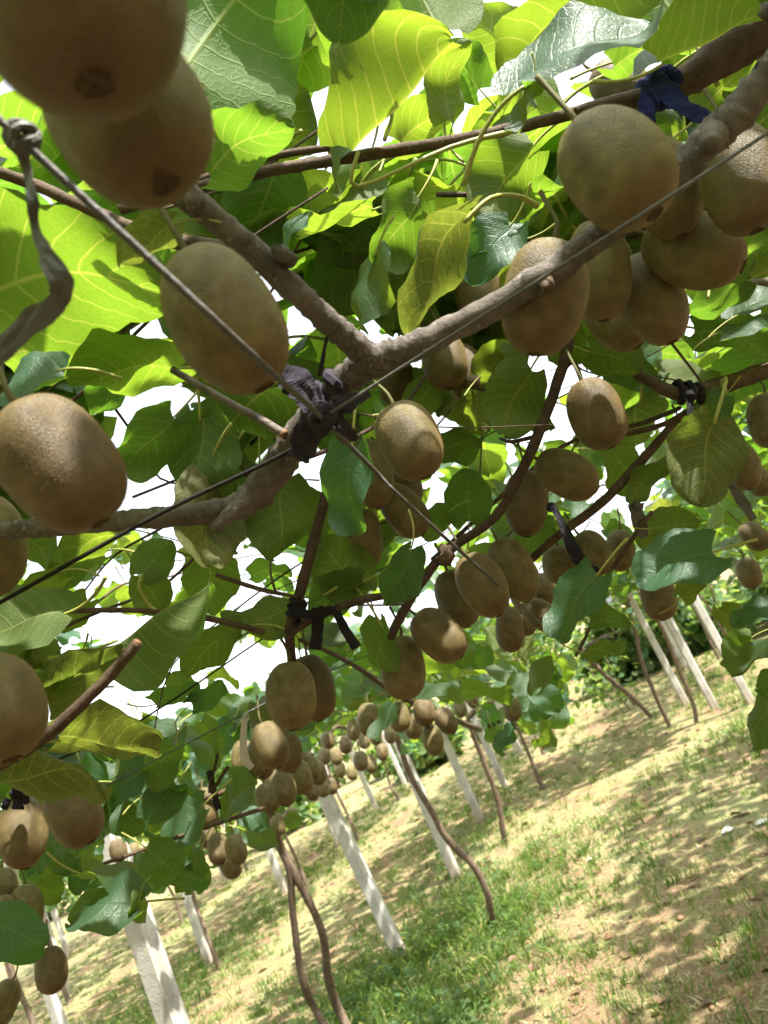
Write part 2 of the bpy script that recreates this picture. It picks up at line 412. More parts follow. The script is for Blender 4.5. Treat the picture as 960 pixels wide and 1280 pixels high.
M_GRASS = blade_material('grass_blades', [(0.0, (0.05, 0.10, 0.02)), (0.5, (0.10, 0.17, 0.03)), (0.8, (0.19, 0.24, 0.05)), (1.0, (0.38, 0.34, 0.13))], (0.24, 0.40, 0.05))
M_STRAW = blade_material('dry_grass', [(0.0, (0.20, 0.21, 0.08)), (0.5, (0.40, 0.37, 0.17)), (1.0, (0.50, 0.47, 0.27))], (0.45, 0.42, 0.2), 0.2)
M_CLOD = plain('soil_clods', (0.24, 0.15, 0.09), 0.95, 0.1, 60, 0.5)
M_SCRAP = plain('white_scrap', (0.72, 0.70, 0.66), 0.6, 0.3, 30, 0.15)

# ------------------------------------------------------------------ ground
def spaced(lo, hi, step, far):
    a = list(np.arange(lo, hi + 1e-6, step))
    s, x = step, hi
    while x < far: s *= 1.35; x += s; a.append(x)
    s, x, b = step, lo, []
    while x > -far: s *= 1.35; x -= s; b.append(x)
    return np.array(b[::-1] + a)
xs = spaced(-6, 7, 0.09, 320); ys = spaced(1.5, 15, 0.09, 320)
gx, gy = np.meshgrid(xs, ys)
zz = np.array([gz(a, b) if abs(a) < 60 and abs(b) < 60 else 0.0 for a, b in zip(gx.ravel(), gy.ravel())])
nx_, ny_ = len(xs), len(ys)
idx = np.arange(nx_ * ny_).reshape(ny_, nx_)
q = np.stack([idx[:-1, :-1], idx[:-1, 1:], idx[1:, 1:], idx[1:, :-1]], -1).reshape(-1, 4)
g = bpy.data.objects.new('ground', np_mesh('ground', np.stack([gx.ravel(), gy.ravel(), zz], 1), q, M_GROUND, smooth=True))
g['kind'] = 'structure'; link(g)

# ------------------------------------------------------------------ grass, straw, clods (uncountable)
def lush(x, y):
    o = x - rowx(0, y)
    a = math.exp(-((o - 0.02 - (y - 4.6) * 0.22) / 0.62) ** 2) * math.exp(-((y - 4.9) / 1.7) ** 2) * 1.5
    o2 = x - rowx(1, y)
    a += 0.55 * math.exp(-((o2 - 0.1) / 0.6) ** 2) + 0.3 * math.exp(-((o + 0.3) / 0.8) ** 2)
    a += 0.5 * math.exp(-((x - rowx(-1, y)) / 0.8) ** 2)
    nse = mnoise.noise(Vector((x * 1.1, y * 1.1, 2.0))) + 0.6 * mnoise.noise(Vector((x * 3.1, y * 3.1, 7.0)))
    return a * (0.75 + 0.7 * mnoise.noise(Vector((x * 1.9, y * 1.9, 12.0)))) + 0.32 * nse + 0.16

def blades(name, n, density, hmin, hmax, wid, mat, lean, ylim=(1.8, 24), tone=(0, 1), clump=(6, 16), spread=0.03, flatten=1.0):
    V, Q, T = [], [], []
    k = tries = 0
    while k < n and tries < n * 14:
        tries += 1
        y0 = ylim[0] + (ylim[1] - ylim[0]) * random.random() ** 2.0
        half = 0.9 + y0 * 0.62
        x0 = random.uniform(-half - 0.2 * y0, half)
        dn = density(x0, y0)
        if random.random() > dn: continue
        k += 1
        hs_ = random.uniform(0.55, 1.25) * (0.36 + 0.5 * min(1.2, dn)); tb = random.uniform(*tone)
        for c in range(random.randint(*clump)):
            rx, ry = random.gauss(0, spread), random.gauss(0, spread)
            x = x0 + rx; yy = y0 + ry
            z = gz(x, yy) - 0.004
            h = random.uniform(hmin, hmax) * hs_; w = wid * random.uniform(0.6, 1.3) * (1 + y0 * 0.05)
            an = math.atan2(ry, rx) + random.gauss(0, .7); l = h * lean * random.uniform(0.2, 1.3)
            dx, dy = math.cos(an), math.sin(an); sx, sy = -dy * w, dx * w
            b = len(V); ht = h * flatten
            V += [(x - sx, yy - sy, z), (x + sx, yy + sy, z),
                  (x + dx * l * 0.35 + sx * 0.8, yy + dy * l * 0.35 + sy * 0.8, z + ht * 0.6), (x + dx * l * 0.35 - sx * 0.8, yy + dy * l * 0.35 - sy * 0.8, z + ht * 0.6),
                  (x + dx * l + sx * 0.12, yy + dy * l + sy * 0.12, z + ht * random.uniform(.8, 1)), (x + dx * l - sx * 0.12, yy + dy * l - sy * 0.12, z + ht * random.uniform(.8, 1))]
            Q += [(b, b + 1, b + 2, b + 3), (b + 3, b + 2, b + 4, b + 5)]
            T += [min(1, max(0, tb + random.gauss(0, .18)))] * 6
    o = bpy.data.objects.new(name, np_mesh(name, np.array(V), np.array(Q), mat, tone=T))
    return link(o)

def turf(x, y):
    return 0.5 + 0.55 * mnoise.noise(Vector((x * 0.8, y * 0.5, 5))) + 0.5 * mnoise.noise(Vector((x * 2.6, y * 2.2, 8)))
o = blades('grass', 13000, lambda x, y: min(1, max(0.14, lush(x, y))), 0.05, 0.17, 0.003, M_GRASS, 0.7, tone=(0.1, .85))
tag(o, 'green grass tufts growing between the vine rows', 'grass', kind='stuff')
o = blades('dry_grass', 20000, lambda x, y: max(0.08, turf(x, y)), 0.02, 0.07, 0.0028, M_STRAW, 1.6, clump=(3, 9), spread=0.045, flatten=0.5)
tag(o, 'pale dry grass litter strewn over the orchard soil', 'dry grass', kind='stuff')

def broadleaf(name, n, density, mat):
    V, Q, T, U = [], [], [], []
    k = 0
    while k < n:
        y = 2.0 + 9 * random.random() ** 1.6; x = random.uniform(-1.2 - y * 0.5, 1.0 + y * 0.55)
        if random.random() > density(x, y): continue
        k += 1
        z = gz(x, y); hh = random.uniform(0.03, 0.13); tn = random.random()
        for j in range(random.randint(5, 11)):
            an = random.uniform(0, 6.28); s = random.uniform(0.014, 0.036); r0 = random.uniform(0, 0.05)
            c = Vector((x + math.cos(an) * r0, y + math.sin(an) * r0, z + hh * random.uniform(0.3, 1)))
            d = Vector((math.cos(an), math.sin(an), random.uniform(-0.2, 0.7))).normalized(); sd = d.cross(Vector((0, 0, 1))).normalized()
            b = len(V)
            V += [c, c + d * s * 0.6 + sd * s * 0.45, c + d * s * 1.3, c + d * s * 0.6 - sd * s * 0.45]
            U += [(0.5, 0), (1, 0.5), (0.5, 1), (0, 0.5)]
            Q.append((b, b + 1, b + 2, b + 3)); T += [tn] * 4
    o = bpy.data.objects.new(name, np_mesh(name, np.array([tuple(v) for v in V]), np.array(Q), mat, tone=T, uv=U))
    return link(o)
o = broadleaf('weeds', 3600, lambda x, y: min(1, max(0, lush(x, y) - 0.2)), M_SHRUB)
tag(o, 'low broad leaved weeds among the green grass', 'weeds', kind='stuff')

V, Q = [], []
ico = [Vector(v).normalized() for v in ((1, 0, 0), (-1, 0, 0), (0, 1, 0), (0, -1, 0), (0, 0, 1), (0, 0, -1))]
icf = [(0, 2, 4), (2, 1, 4), (1, 3, 4), (3, 0, 4), (2, 0, 5), (1, 2, 5), (3, 1, 5), (0, 3, 5)]
for i in range(2600):
    y = 2.0 + 10 * random.random() ** 1.7; x = random.uniform(-0.9 - y * 0.4, 0.9 + y * 0.5)
    if lush(x, y) > 0.75: continue
    s = 0.004 + 0.022 * random.random() ** 3
    b = len(V)
    for v in ico:
        V.append((x + v.x * s * random.uniform(0.7, 1.4), y + v.y * s * random.uniform(0.7, 1.4), gz(x, y) + s * 0.3 + v.z * s * random.uniform(0.5, 0.9)))
    Q += [tuple(b + j for j in f) for f in icf]
o = link(bpy.data.objects.new('soil_clods', np_mesh('soil_clods', np.array(V), np.array(Q), M_CLOD, smooth=True)))
tag(o, 'loose crumbs and clods of brown soil', 'soil', kind='stuff')

def on_ground(px, py):
    q = fw + RT * ((px - 480) / F) + UP * ((640 - py) / F)
    t = -CAM_H / q.z
    p = CAM + q * t
    return Vector((p.x, p.y, gz(p.x, p.y)))

for i, (px, py, s, lb) in enumerate(((912, 1043, 0.055, 'crumpled white scrap lying alone on the sunlit turf'), (955, 1032, 0.05, 'white scrap beside the green tuft at the turf edge'),
                                     (738, 1074, 0.035, 'small white scrap in the middle of the dry turf'), (612, 1232, 0.02, 'small pale chip on bare soil near the curved trunk'),
                                     (537, 1248, 0.022, 'pale chip on the bare soil below the leaning post'))):
    c = on_ground(px, py)
    V, FA = [], []
    nr = 9
    for j in range(4):
        for k in range(nr):
            a = 2 * math.pi * k / nr; rr = s * (j / 3.0) * (0.75 + 0.4 * mnoise.noise(Vector((k * 1.7, i * 3.1, 0))))
            V.append(c + Vector((math.cos(a) * rr, math.sin(a) * rr * 0.8, 0.006 + s * (0.45 - 0.4 * (j / 3.0) ** 2) * (0.7 + 0.9 * mnoise.noise(Vector((k * 0.9, j * 1.3, i * 5)))))))
    for j in range(3):
        for k in range(nr):
            FA.append((j * nr + k, (j + 1) * nr + k, (j + 1) * nr + (k + 1) % nr, j * nr + (k + 1) % nr))
    tag(add_mesh('ground_scrap', (V, FA), M_SCRAP, origin=c), lb, 'scrap', 'white scraps on the ground')

# ------------------------------------------------------------------ concrete posts
def post_mesh(h, w, seed):
    V, FA = [], []
    c = 0.012; hw = w / 2
    ring = [(hw - c, -hw), (hw, -hw + c), (hw, hw - c), (hw - c, hw), (-hw + c, hw), (-hw, hw - c), (-hw, -hw + c), (-hw + c, -hw)]
    n = 9
    for i in range(n):
        z = -0.15 + (h + 0.15) * i / (n - 1)
        for k, (x, y) in enumerate(ring):
            j = 1 + 0.035 * mnoise.noise(Vector((k * 2.1, z * 2.5, seed)))
            V.append(Vector((x * j, y * j, z)))
    for i in range(n - 1):
        for k in range(8):
            FA.append((i * 8 + k, i * 8 + (k + 1) % 8, (i + 1) * 8 + (k + 1) % 8, (i + 1) * 8 + k))
    FA.append(tuple(range((n - 1) * 8, n * 8)))
    return mesh_from('concrete_post', V, FA, M_CONC, smooth=False)

POSTS = [post_mesh(1.78, 0.084, s) for s in (1, 4, 8)]
def post(x, y, label, group, lean=(0, 0), k=0):
    o = bpy.data.objects.new('concrete_post', POSTS[k % 3]); o.location = (x, y, gz(x, y))
    o.rotation_euler = (R(lean[1]), R(lean[0]), R(-10))
    tag(o, label, 'post', group); return link(o)

def at_base(px, py): return on_ground(px, py)
post(-1.40, 2.95, 'stout square concrete post right behind the pale sunlit leaf', None, (0.4, 0))
a = at_base(505, 1203); post(a.x, a.y, 'grey white concrete post leaning slightly, standing in lush green grass', None, (-3.0, 0), 1)
a = at_base(570, 1094); post(a.x, a.y, 'concrete post standing just behind the curved thin vine trunk', None, (0.0, 0), 2)
a = at_base(602, 1027); post(a.x, a.y, 'slim concrete post past the curved trunk, its foot on bright dry ground', None, (0, 0), 0)
for i, (px, py) in enumerate(((858, 880), (895, 887), (940, 880))):
    a = at_base(px, py)
    post(a.x, a.y, ['thin concrete post beyond the thin crooked trunk in the right row', 'concrete post between the crooked trunk and the wider white post', 'wide white concrete post behind the drooping pale leaf'][i], 'posts of the right row', (0, 0), i)
for y in (11.0, 13.2, 15.4, 17.6, 19.8):
    post(rowx(0, y) + random.uniform(-.06, .06), y, 'far concrete post in the row running on past the curved trunk', 'far posts of the curved trunk row', (random.uniform(-1.5, 1.5), 0), int(y))
for y in (12.5, 14.6, 16.8, 19.0, 21.2):
    post(rowx(1, y) + random.uniform(-.06, .06), y, 'far concrete post in the row beyond the open sunny strip', 'far posts of the right row', (random.uniform(-1.5, 1.5), 0), int(y))
for k in (-1, -2, -3):
    for y in (4.3, 6.4, 8.5, 10.6, 12.7, 14.8, 17, 19.2, 21.4):
        if k < -1 and y < 5: continue
        lb = {-1: 'white concrete post in the first row behind the stout square post', -2: 'white concrete post in the second row behind the stout square post', -3: 'white concrete post in the farthest row behind the stout square post'}[k]
        post(rowx(k, y) + random.uniform(-.07, .07), y + random.uniform(-.1, .1), lb, 'posts of row %d behind the stout post' % -k, (random.uniform(-1.5, 1.5), 0), int(y + k))

# ------------------------------------------------------------------ leaf meshes
def leaf_geo(nu, nt, seed, fold, curl, wave, width=0.96, notch=0.03):
    """unit-length kiwi leaf, base at the origin, tip at +Y, upper side +Z"""
    rs = random.Random(seed)
    ph = [rs.uniform(0, 6.28) for _ in range(6)]
    V, U, FA = [], [], []
    for j in range(nt + 1):
        t = j / nt
        tt = 0.5 - 0.5 * math.cos(math.pi * t)
        w = 0.5 * width * max(0.0, math.sin(math.pi * min(1, max(0, (tt * 0.965 + 0.03)) ** 0.86))) ** 0.50
        if j == nt: w *= 0.5
        for i in range(-nu, nu + 1):
            u = i / nu
            a = abs(u)
            edge = 1 + 0.035 * math.sin(tt * 23 + ph[0] + 2 * (u > 0)) * a
            x = u * w * edge
            y = tt - 0.16 * a ** 1.6 * (1 - tt) ** 3 * 1.0 + notch * a ** 2 * tt ** 6
            z = fold * abs(x) - curl * (tt - 0.25) ** 2
            z += wave * (0.07 * math.sin(5.5 * tt + ph[1] + 2.2 * u) + 0.05 * math.sin(7 * x + ph[2]) * a + 0.06 * math.sin(11 * tt + ph[3] + (3 if u > 0 else 0)) * a * a)
            z += 0.010 * math.cos(2 * math.pi * ((tt - 0.36 * a ** 1.25) * 6.3)) * min(1, a * 3)
            V.append(Vector((x, y, z))); U.append((u * 0.5 + 0.5, tt))
    row = 2 * nu + 1
    for j in range(nt):
        for i in range(row - 1):
            FA.append((j * row + i, j * row + i + 1, (j + 1) * row + i + 1, (j + 1) * row + i))
    return V, U, FA

def make_leaf_mesh(name, mat, *a, **k):
    V, U, FA = leaf_geo(*a, **k)
    me = mesh_from(name, V, FA, mat)
    l = me.uv_layers.new(name='UVMap')
    for lp in me.loops: l.data[lp.index].uv = U[lp.vertex_index]
    return me

shapes = [(0.10, 0.25, 1.0), (0.28, 0.12, 0.8), (-0.12, 0.35, 1.1), (0.20, -0.15, 1.2), (0.05, 0.5, 0.9), (0.38, 0.3, 1.0)]
LEAF = [make_leaf_mesh('leaf', M_LEAF, 8, 18, i + 1, *s) for i, s in enumerate(shapes)]
LEAF_OLD = [make_leaf_mesh('leaf', M_OLD, 8, 18, i + 31, *s) for i, s in enumerate(shapes[:3])]
LEAF_FOLD = make_leaf_mesh('leaf', M_LEAF, 8, 18, 77, 0.85, 0.3, 0.8)
def pet_mesh(bend):
    pts = [(Vector((0, 0.03, 0)), 0.014), (Vector((0, -0.18, -0.03 * bend)), 0.016), (Vector((0.02, -0.42, -0.16 * bend)), 0.018), (Vector((0.05, -0.62, -0.36 * bend)), 0.022)]
    v, f = tube_geo(pts, 5, 3)
    return mesh_from('petiole', v, f, M_PET)
PET = [pet_mesh(b) for b in (0.3, 1.0, -0.6)]

def leaf_matrix(b, ydir, zdir, L):
    y = ydir.normalized(); z = (zdir - y * zdir.dot(y)).normalized(); x = y.cross(z)
    mm = Matrix((x * L, y * L, z * L)).transposed().to_4x4(); mm.translation = b
    return mm

LEAFCOUNT = {}
def put_leaf(vine, mm, mesh, petiole=True, target=None):
    o = bpy.data.objects.new('leaf', mesh)
    link(o, vine); o.matrix_local = Matrix.Translation(-vine.location) @ mm
    LEAFCOUNT[vine.name] = LEAFCOUNT.get(vine.name, 0) + 1
    if target is not None:
        inv = mm.inverted(); e = inv @ target
        L = e.length
        mid1 = Vector((0, -0.25 * L, 0)) * 0.9 + e * 0.15; mid2 = e * 0.72 + Vector((0, -0.12 * L, 0.08 * L))
        s = 0.0017 / mm.to_scale()[0]
        v, f = tube_geo([(Vector((0, 0.02, 0)), s), (mid1, s * 1.05), (mid2, s * 1.15), (e, s * 1.5)], 6, 4)
        p = bpy.data.objects.new('petiole', mesh_from('petiole', v, f, M_PET)); link(p, o)
    elif petiole:
        p = bpy.data.objects.new('petiole', random.choice(PET)); link(p, o)
    return o

def leaf_px(vine, bx, by, tx, ty, wpx, d, side='u', mesh=None, target=None, sgn=None):
    """a leaf whose base and tip are seen at two photo pixels, near depth d"""
    b = P(bx, by, d); ratio = 0.93
    Lpx = math.hypot(tx - bx, ty - by)
    sg = sgn if sgn is not None else (1 if wpx > ratio * Lpx else random.choice((-1, 1)))
    roll = 0.0; td = d
    if wpx > ratio * Lpx:
        Lr = wpx / ratio * d / F; td = d + sg * 0.9 * math.sqrt(max(0, Lr ** 2 - (Lpx * d / F) ** 2))
    else:
        roll = math.acos(max(0.12, wpx / (ratio * Lpx))) * sg
    t = P(tx, ty, td)
    y = (t - b); L = y.length; y.normalize()
    toc = (CAM - b).normalized()
    z = (toc - y * toc.dot(y)).normalized()
    if side == 'u': z = -z
    za, zb = Quaternion(y, roll) @ z, Quaternion(y, -roll) @ z
    z = za if (za.z > zb.z) == (sgn is None and random.random() < .85 or sgn == 1) else zb     # upper side towards the light
    if mesh is None: mesh = random.choice(LEAF)
    return put_leaf(vine, leaf_matrix(b, y, z, L), mesh, True, P(*target) if target else None)

# ------------------------------------------------------------------ near vines
V1 = tag(empty('kiwi_vine', (1.5, 0.35, 0)), 'kiwi vine with thick forked grey arm carrying the largest fruit and broad leaves', 'vine')
V2 = tag(empty('kiwi_vine', (1.55, 1.5, 0)), 'kiwi vine with dark branch bound by blue and black ties', 'vine')
V3 = tag(empty('kiwi_vine', (-1.0, 3.2, 0)), 'kiwi vine with paired slender trunks and red brown fruiting canes', 'vine')

def branch(vine, lst, mat, name='branch', segs=12, sub=6, bump=0.16, seed=0, tail=None):
    pts = pxpath(lst)
    if tail: pts = pts + tail
    return add_mesh(name, tube_geo(pts, segs, sub, bump, seed=seed), mat, vine)

# V1: the forked arm
armr = [(Vector((1.5, 0.35, -0.1)), 0.03), (Vector((1.47, 0.36, 0.6)), 0.024), (Vector((1.52, 0.33, 1.2)), 0.022), (Vector((1.40, 0.34, 1.68)), 0.019), (Vector((1.0, 0.37, 1.86)), 0.014), (Vector((0.6, 0.38, 1.885)), 0.012)]
add_mesh('trunk', tube_geo(armr, 12, 6, 0.15, seed=5), M_TRUNK, V1)
main = armr[-1:] + pxpath([(1010, 30, .435, 44), (960, 92, .44, 42), (915, 150, .445, 46), (893, 168, .45, 43), (830, 235, .455, 38), (760, 288, .46, 36), (680, 345, .47, 36), (600, 393, .48, 35), (525, 430, .49, 35), (480, 446, .495, 40),
                           (455, 458, .50, 42), (425, 482, .51, 38), (375, 540, .53, 40), (335, 600, .545, 42), (300, 632, .55, 36), (255, 641, .55, 29), (180, 648, .55, 26), (100, 656, .55, 24), (20, 662, .55, 23), (-60, 660, .55, 22), (-200, 655, .56, 20)])
add_mesh('branch', tube_geo(main, 18, 12, 0.22, seed=1), M_ARM, V1)
branch(V1, [(180, 205, .42, 32), (225, 238, .42, 36), (262, 268, .425, 33), (310, 308, .435, 33), (355, 350, .445, 32), (400, 393, .46, 32), (440, 428, .475, 34), (466, 452, .492, 38)], M_ARM, seed=2, segs=18, sub=12, bump=0.22)
branch(V1, [(362, 325, .44, 22), (352, 318, .43, 20), (346, 312, .422, 15)], M_ARM, 'branch_stub', 10, 3, 0.3)
branch(V1, [(243, 262, .415, 18), (240, 252, .405, 17), (238, 246, .40, 14)], M_ARM, 'branch_stub', 10, 3, 0.3)
branch(V1, [(893, 168, .445, 34), (890, 176, .43, 28), (888, 182, .424, 18)], M_ARM, 'branch_stub', 10, 3, 0.35)
branch(V1, [(682, 352, .465, 20), (684, 358, .452, 16), (685, 361, .447, 9)], M_CANE, 'branch_stub', 10, 3, 0.35)
branch(V1, [(312, 622, .545, 30), (290, 640, .535, 20), (272, 657, .53, 16), (268, 661, .53, 12)], M_ARM, 'branch_stub', 10, 3, 0.3)
branch(V1, [(-30, 205, .47, 14), (40, 230, .47, 15), (100, 256, .46, 15), (165, 285, .455, 16), (215, 300, .455, 20), (270, 312, .455, 24), (310, 318, .445, 20)], M_CANE, seed=3)
branch(V1, [(215, 462, .54, 9), (290, 505, .53, 10), (330, 527, .525, 11), (356, 543, .52, 12)], M_ARM, seed=4)
o = branch(V1, [(353, 541, .5195, 13), (357, 544, .519, 12)], M_WOOD, 'cut_end', 10, 1, 0)
branch(V1, [(172, 803, .50, 14), (150, 830, .5, 14), (120, 862, .5, 15), (60, 918, .5, 17), (0, 955, .5, 18), (-80, 1000, .5, 18)], M_CANE, seed=6)
o = branch(V1, [(171, 804, .5, 11), (173, 801, .5, 9)], M_WOOD, 'cut_end', 10, 1, 0)
branch(V1, [(20, 768, .8, 6), (80, 764, .8, 7), (170, 763, .8, 7), (250, 771, .8, 8), (330, 790, .82, 8)], M_CANE, seed=7)
branch(V1, [(270, 718, .85, 6), (310, 732, .85, 6), (345, 741, .86, 5), (372, 746, .86, 4)], M_CANE, seed=8)
branch(V1, [(340, 690, .9, 3), (338, 715, .88, 3), (345, 741, .86, 4)], M_CANE, seed=8, segs=6)
# V2: dark branch, upper right
v2root = [(Vector((1.55, 1.5, -0.1)), 0.03), (Vector((1.5, 1.48, 0.7)), 0.025), (Vector((1.56, 1.45, 1.4)), 0.023), (Vector((1.42, 1.2, 1.86)), 0.019), (Vector((1.1, 0.9, 1.99)), 0.017), (Vector((0.72, 0.72, 2.02)), 0.016)]
add_mesh('trunk', tube_geo(v2root, 12, 6, 0.15, seed=5), M_TRUNK, V2)
dark = v2root[-1:] + pxpath([(1010, -10, .66, 40), (960, 28, .66, 42), (900, 68, .66, 44), (860, 100, .66, 40), (815, 118, .66, 24), (760, 130, .66, 17), (700, 146, .66, 15), (640, 161, .66, 14), (560, 177, .66, 14), (480, 190, .66, 15), (400, 203, .66, 14), (320, 217, .66, 15), (240, 236, .66, 15), (150, 262, .66, 14)])
add_mesh('branch', tube_geo(dark, 12, 6, 0.17, seed=9), M_CANE, V2)
branch(V2, [(1000, 20, .7, 26), (940, 62, .69, 26), (890, 92, .68, 22), (850, 106, .67, 18)], M_CANE, seed=10)
branch(V2, [(240, 228, .68, 10), (330, 198, .68, 10), (400, 186, .68, 9), (445, 181, .68, 8)], M_CANE, seed=11)
branch(V2, [(1010, 452, .92, 22), (960, 463, .92, 22), (900, 482, .92, 21), (850, 492, .92, 18), (815, 478, .93, 14), (790, 464, .94, 12)], M_CANE, seed=12)
branch(V2, [(1010, 350, .9, 11), (940, 355, .9, 12), (900, 366, .9, 10), (862, 384, .9, 8)], M_ARM, seed=13)
branch(V2, [(850, 520, 1.0, 10), (800, 578, 1.0, 12), (750, 630, 1.0, 12), (700, 668, 1.02, 11), (640, 720, 1.05, 9)], M_CANE, seed=14)
branch(V2, [(770, 545, 1.0, 7), (830, 530, .98, 7), (880, 500, .95, 7)], M_CANE, seed=14)
branch(V2, [(545, 243, .8, 7), (590, 243, .8, 7), (640, 240, .8, 7)], M_CANE, seed=15, segs=6)
branch(V2, [(540, 700, 1.0, 6), (700, 560, 1.1, 5), (800, 530, 1.1, 6), (850, 510, 1.0, 6)], M_CANE, seed=15, segs=6)
# V3: centre canes and the paired trunks
d0 = 3.2
tl = pxpath([(402, 1276, d0, 10), (380, 1230, d0, 10), (371, 1182, d0, 9), (365, 1130, d0, 9), (361, 1085, d0, 9), (343, 1046, d0, 9), (336, 1015, 3.1, 9)])
t2 = pxpath([(432, 1280, d0, 11), (411, 1225, d0, 11), (406, 1180, d0, 10), (395, 1145, d0, 10), (370, 1095, d0, 11), (350, 1056, d0, 10), (340, 1020, 3.1, 9)])
def rooted(pts, x, y, r):
    p0 = pts[0][0]
    return [(Vector((x, y, gz(x, y) - 0.1)), r * 1.25), (Vector((x, y, 0)).lerp(p0, 0.45) + Vector((0.02, 0, 0)), r * 1.05)] + pts
add_mesh('trunk', tube_geo(rooted(tl, -0.90, 3.13, .018), 10, 5, 0.2, seed=3), M_TRUNK, V3)
add_mesh('trunk', tube_geo(rooted(t2, -0.84, 3.2, .019), 10, 5, 0.2, seed=4), M_TRUNK, V3)
branch(V3, [(340, 1018, 3.1, 9), (352, 960, 2.3, 8), (368, 900, 1.6, 9), (366, 840, 1.1, 11), (362, 790, .9, 13), (372, 752, .87, 14), (388, 690, .86, 14), (403, 635, .85, 13), (415, 590, .85, 12), (430, 530, .85, 11)], M_RED, seed=5)
branch(V3, [(360, 800, .88, 11), (372, 785, .88, 10), (410, 765, .88, 10), (460, 748, .88, 10), (500, 742, .9, 9), (535, 722, .9, 8)], M_RED, seed=6)
branch(V3, [(712, 425, .86, 14), (696, 480, .86, 14), (672, 545, .86, 14), (650, 592, .87, 13), (620, 645, .88, 12), (575, 678, .9, 12), (548, 700, .9, 12), (522, 735, .91, 12), (500, 772, .92, 12), (488, 798, .93, 10)], M_RED, seed=7)
branch(V3, [(672, 545, .86, 6), (640, 552, .88, 5), (625, 548, .9, 4)], M_RED, seed=8, segs=6)
branch(V3, [(700, 470, .86, 6), (716, 452, .86, 6), (728, 478, .85, 5)], M_RED, seed=8, segs=6)
for i, pts in enumerate(([(548, 690, .9, 10), (553, 690, .9, 22), (556, 698, .9, 24), (556, 707, .9, 15)],)):
    branch(V3, pts, M_CANE, 'branch_stub', 10, 3, 0.4, seed=9)
branch(V3, [(240, 1002, 1.6, 6), (280, 990, 1.6, 7), (300, 975, 1.6, 7), (330, 970, 1.5, 6)], M_CANE, seed=10, segs=6)
branch(V3, [(285, 958, 1.5, 5), (262, 990, 1.5, 5), (272, 940, 1.5, 4), (262, 915, 1.5, 3)], M_CANE, seed=11, segs=6)
branch(V3, [(100, 1090, 1.2, 4), (180, 1062, 1.3, 5), (240, 1040, 1.4, 5), (330, 1010, 1.6, 6)], M_CANE, seed=12, segs=6)
branch(V3, [(720, 820, 1.3, 4), (735, 790, 1.2, 5), (745, 760, 1.1, 5), (760, 720, 1.05, 6), (800, 660, 1.0, 6), (815, 640, 1.0, 6)], M_CANE, seed=13, segs=6)
branch(V3, [(375, 800, .95, 5), (440, 830, 1.4, 6), (520, 880, 2.2, 7), (600, 912, 4.0, 7)], M_CANE, seed=14, segs=6)

# ------------------------------------------------------------------ where the fruit hangs (photo px, width px, angle, tilt, label, shape)
CL = {
 'right': ('brown kiwi fruit in the big bunch hanging by the thick branch and navy tie', 'bunch by the thick branch and navy tie'),
 'mid': ('brown kiwi fruit in the shaded bunch round the dark oval leaf', 'bunch round the dark oval leaf'),
 'fork': ('small dark kiwi fruit in the shade just under the fork of the branch', 'fruit just under the branch fork'),
 'row': ('brown kiwi fruit in the tight hanging line along the red brown cane', 'line of fruit along the red brown cane'),
 'black': ('kiwi fruit in the bunch beside the black hanging cloth tail', 'bunch beside the black cloth tail'),
 'edge': ('small kiwi fruit hanging among leaves beside the yellowish broad leaf', 'fruit beside the yellowish broad leaf'),
 'sun': ('pale sunlit kiwi fruit in the bunch tied with white string', 'bunch tied with white string'),
 'low': ('small kiwi fruit in the bunch above the paired slender trunks', 'small bunch above the paired trunks'),
 'rib': ('small kiwi fruit in the bunch below the dull purple ribbon', 'bunch below the purple ribbon'),
 'post': ('small greenish kiwi fruit in the bunch over the S curved trunk', 'bunch over the S curved trunk'),
 'left': ('kiwi fruit in the loose bunch above the green drooping leaf', 'loose bunch above the drooping leaf'),
 'tiny': ('tiny far kiwi fruit in the line between the string tied bunch and S curved trunk', 'far line of tiny fruit'),
}
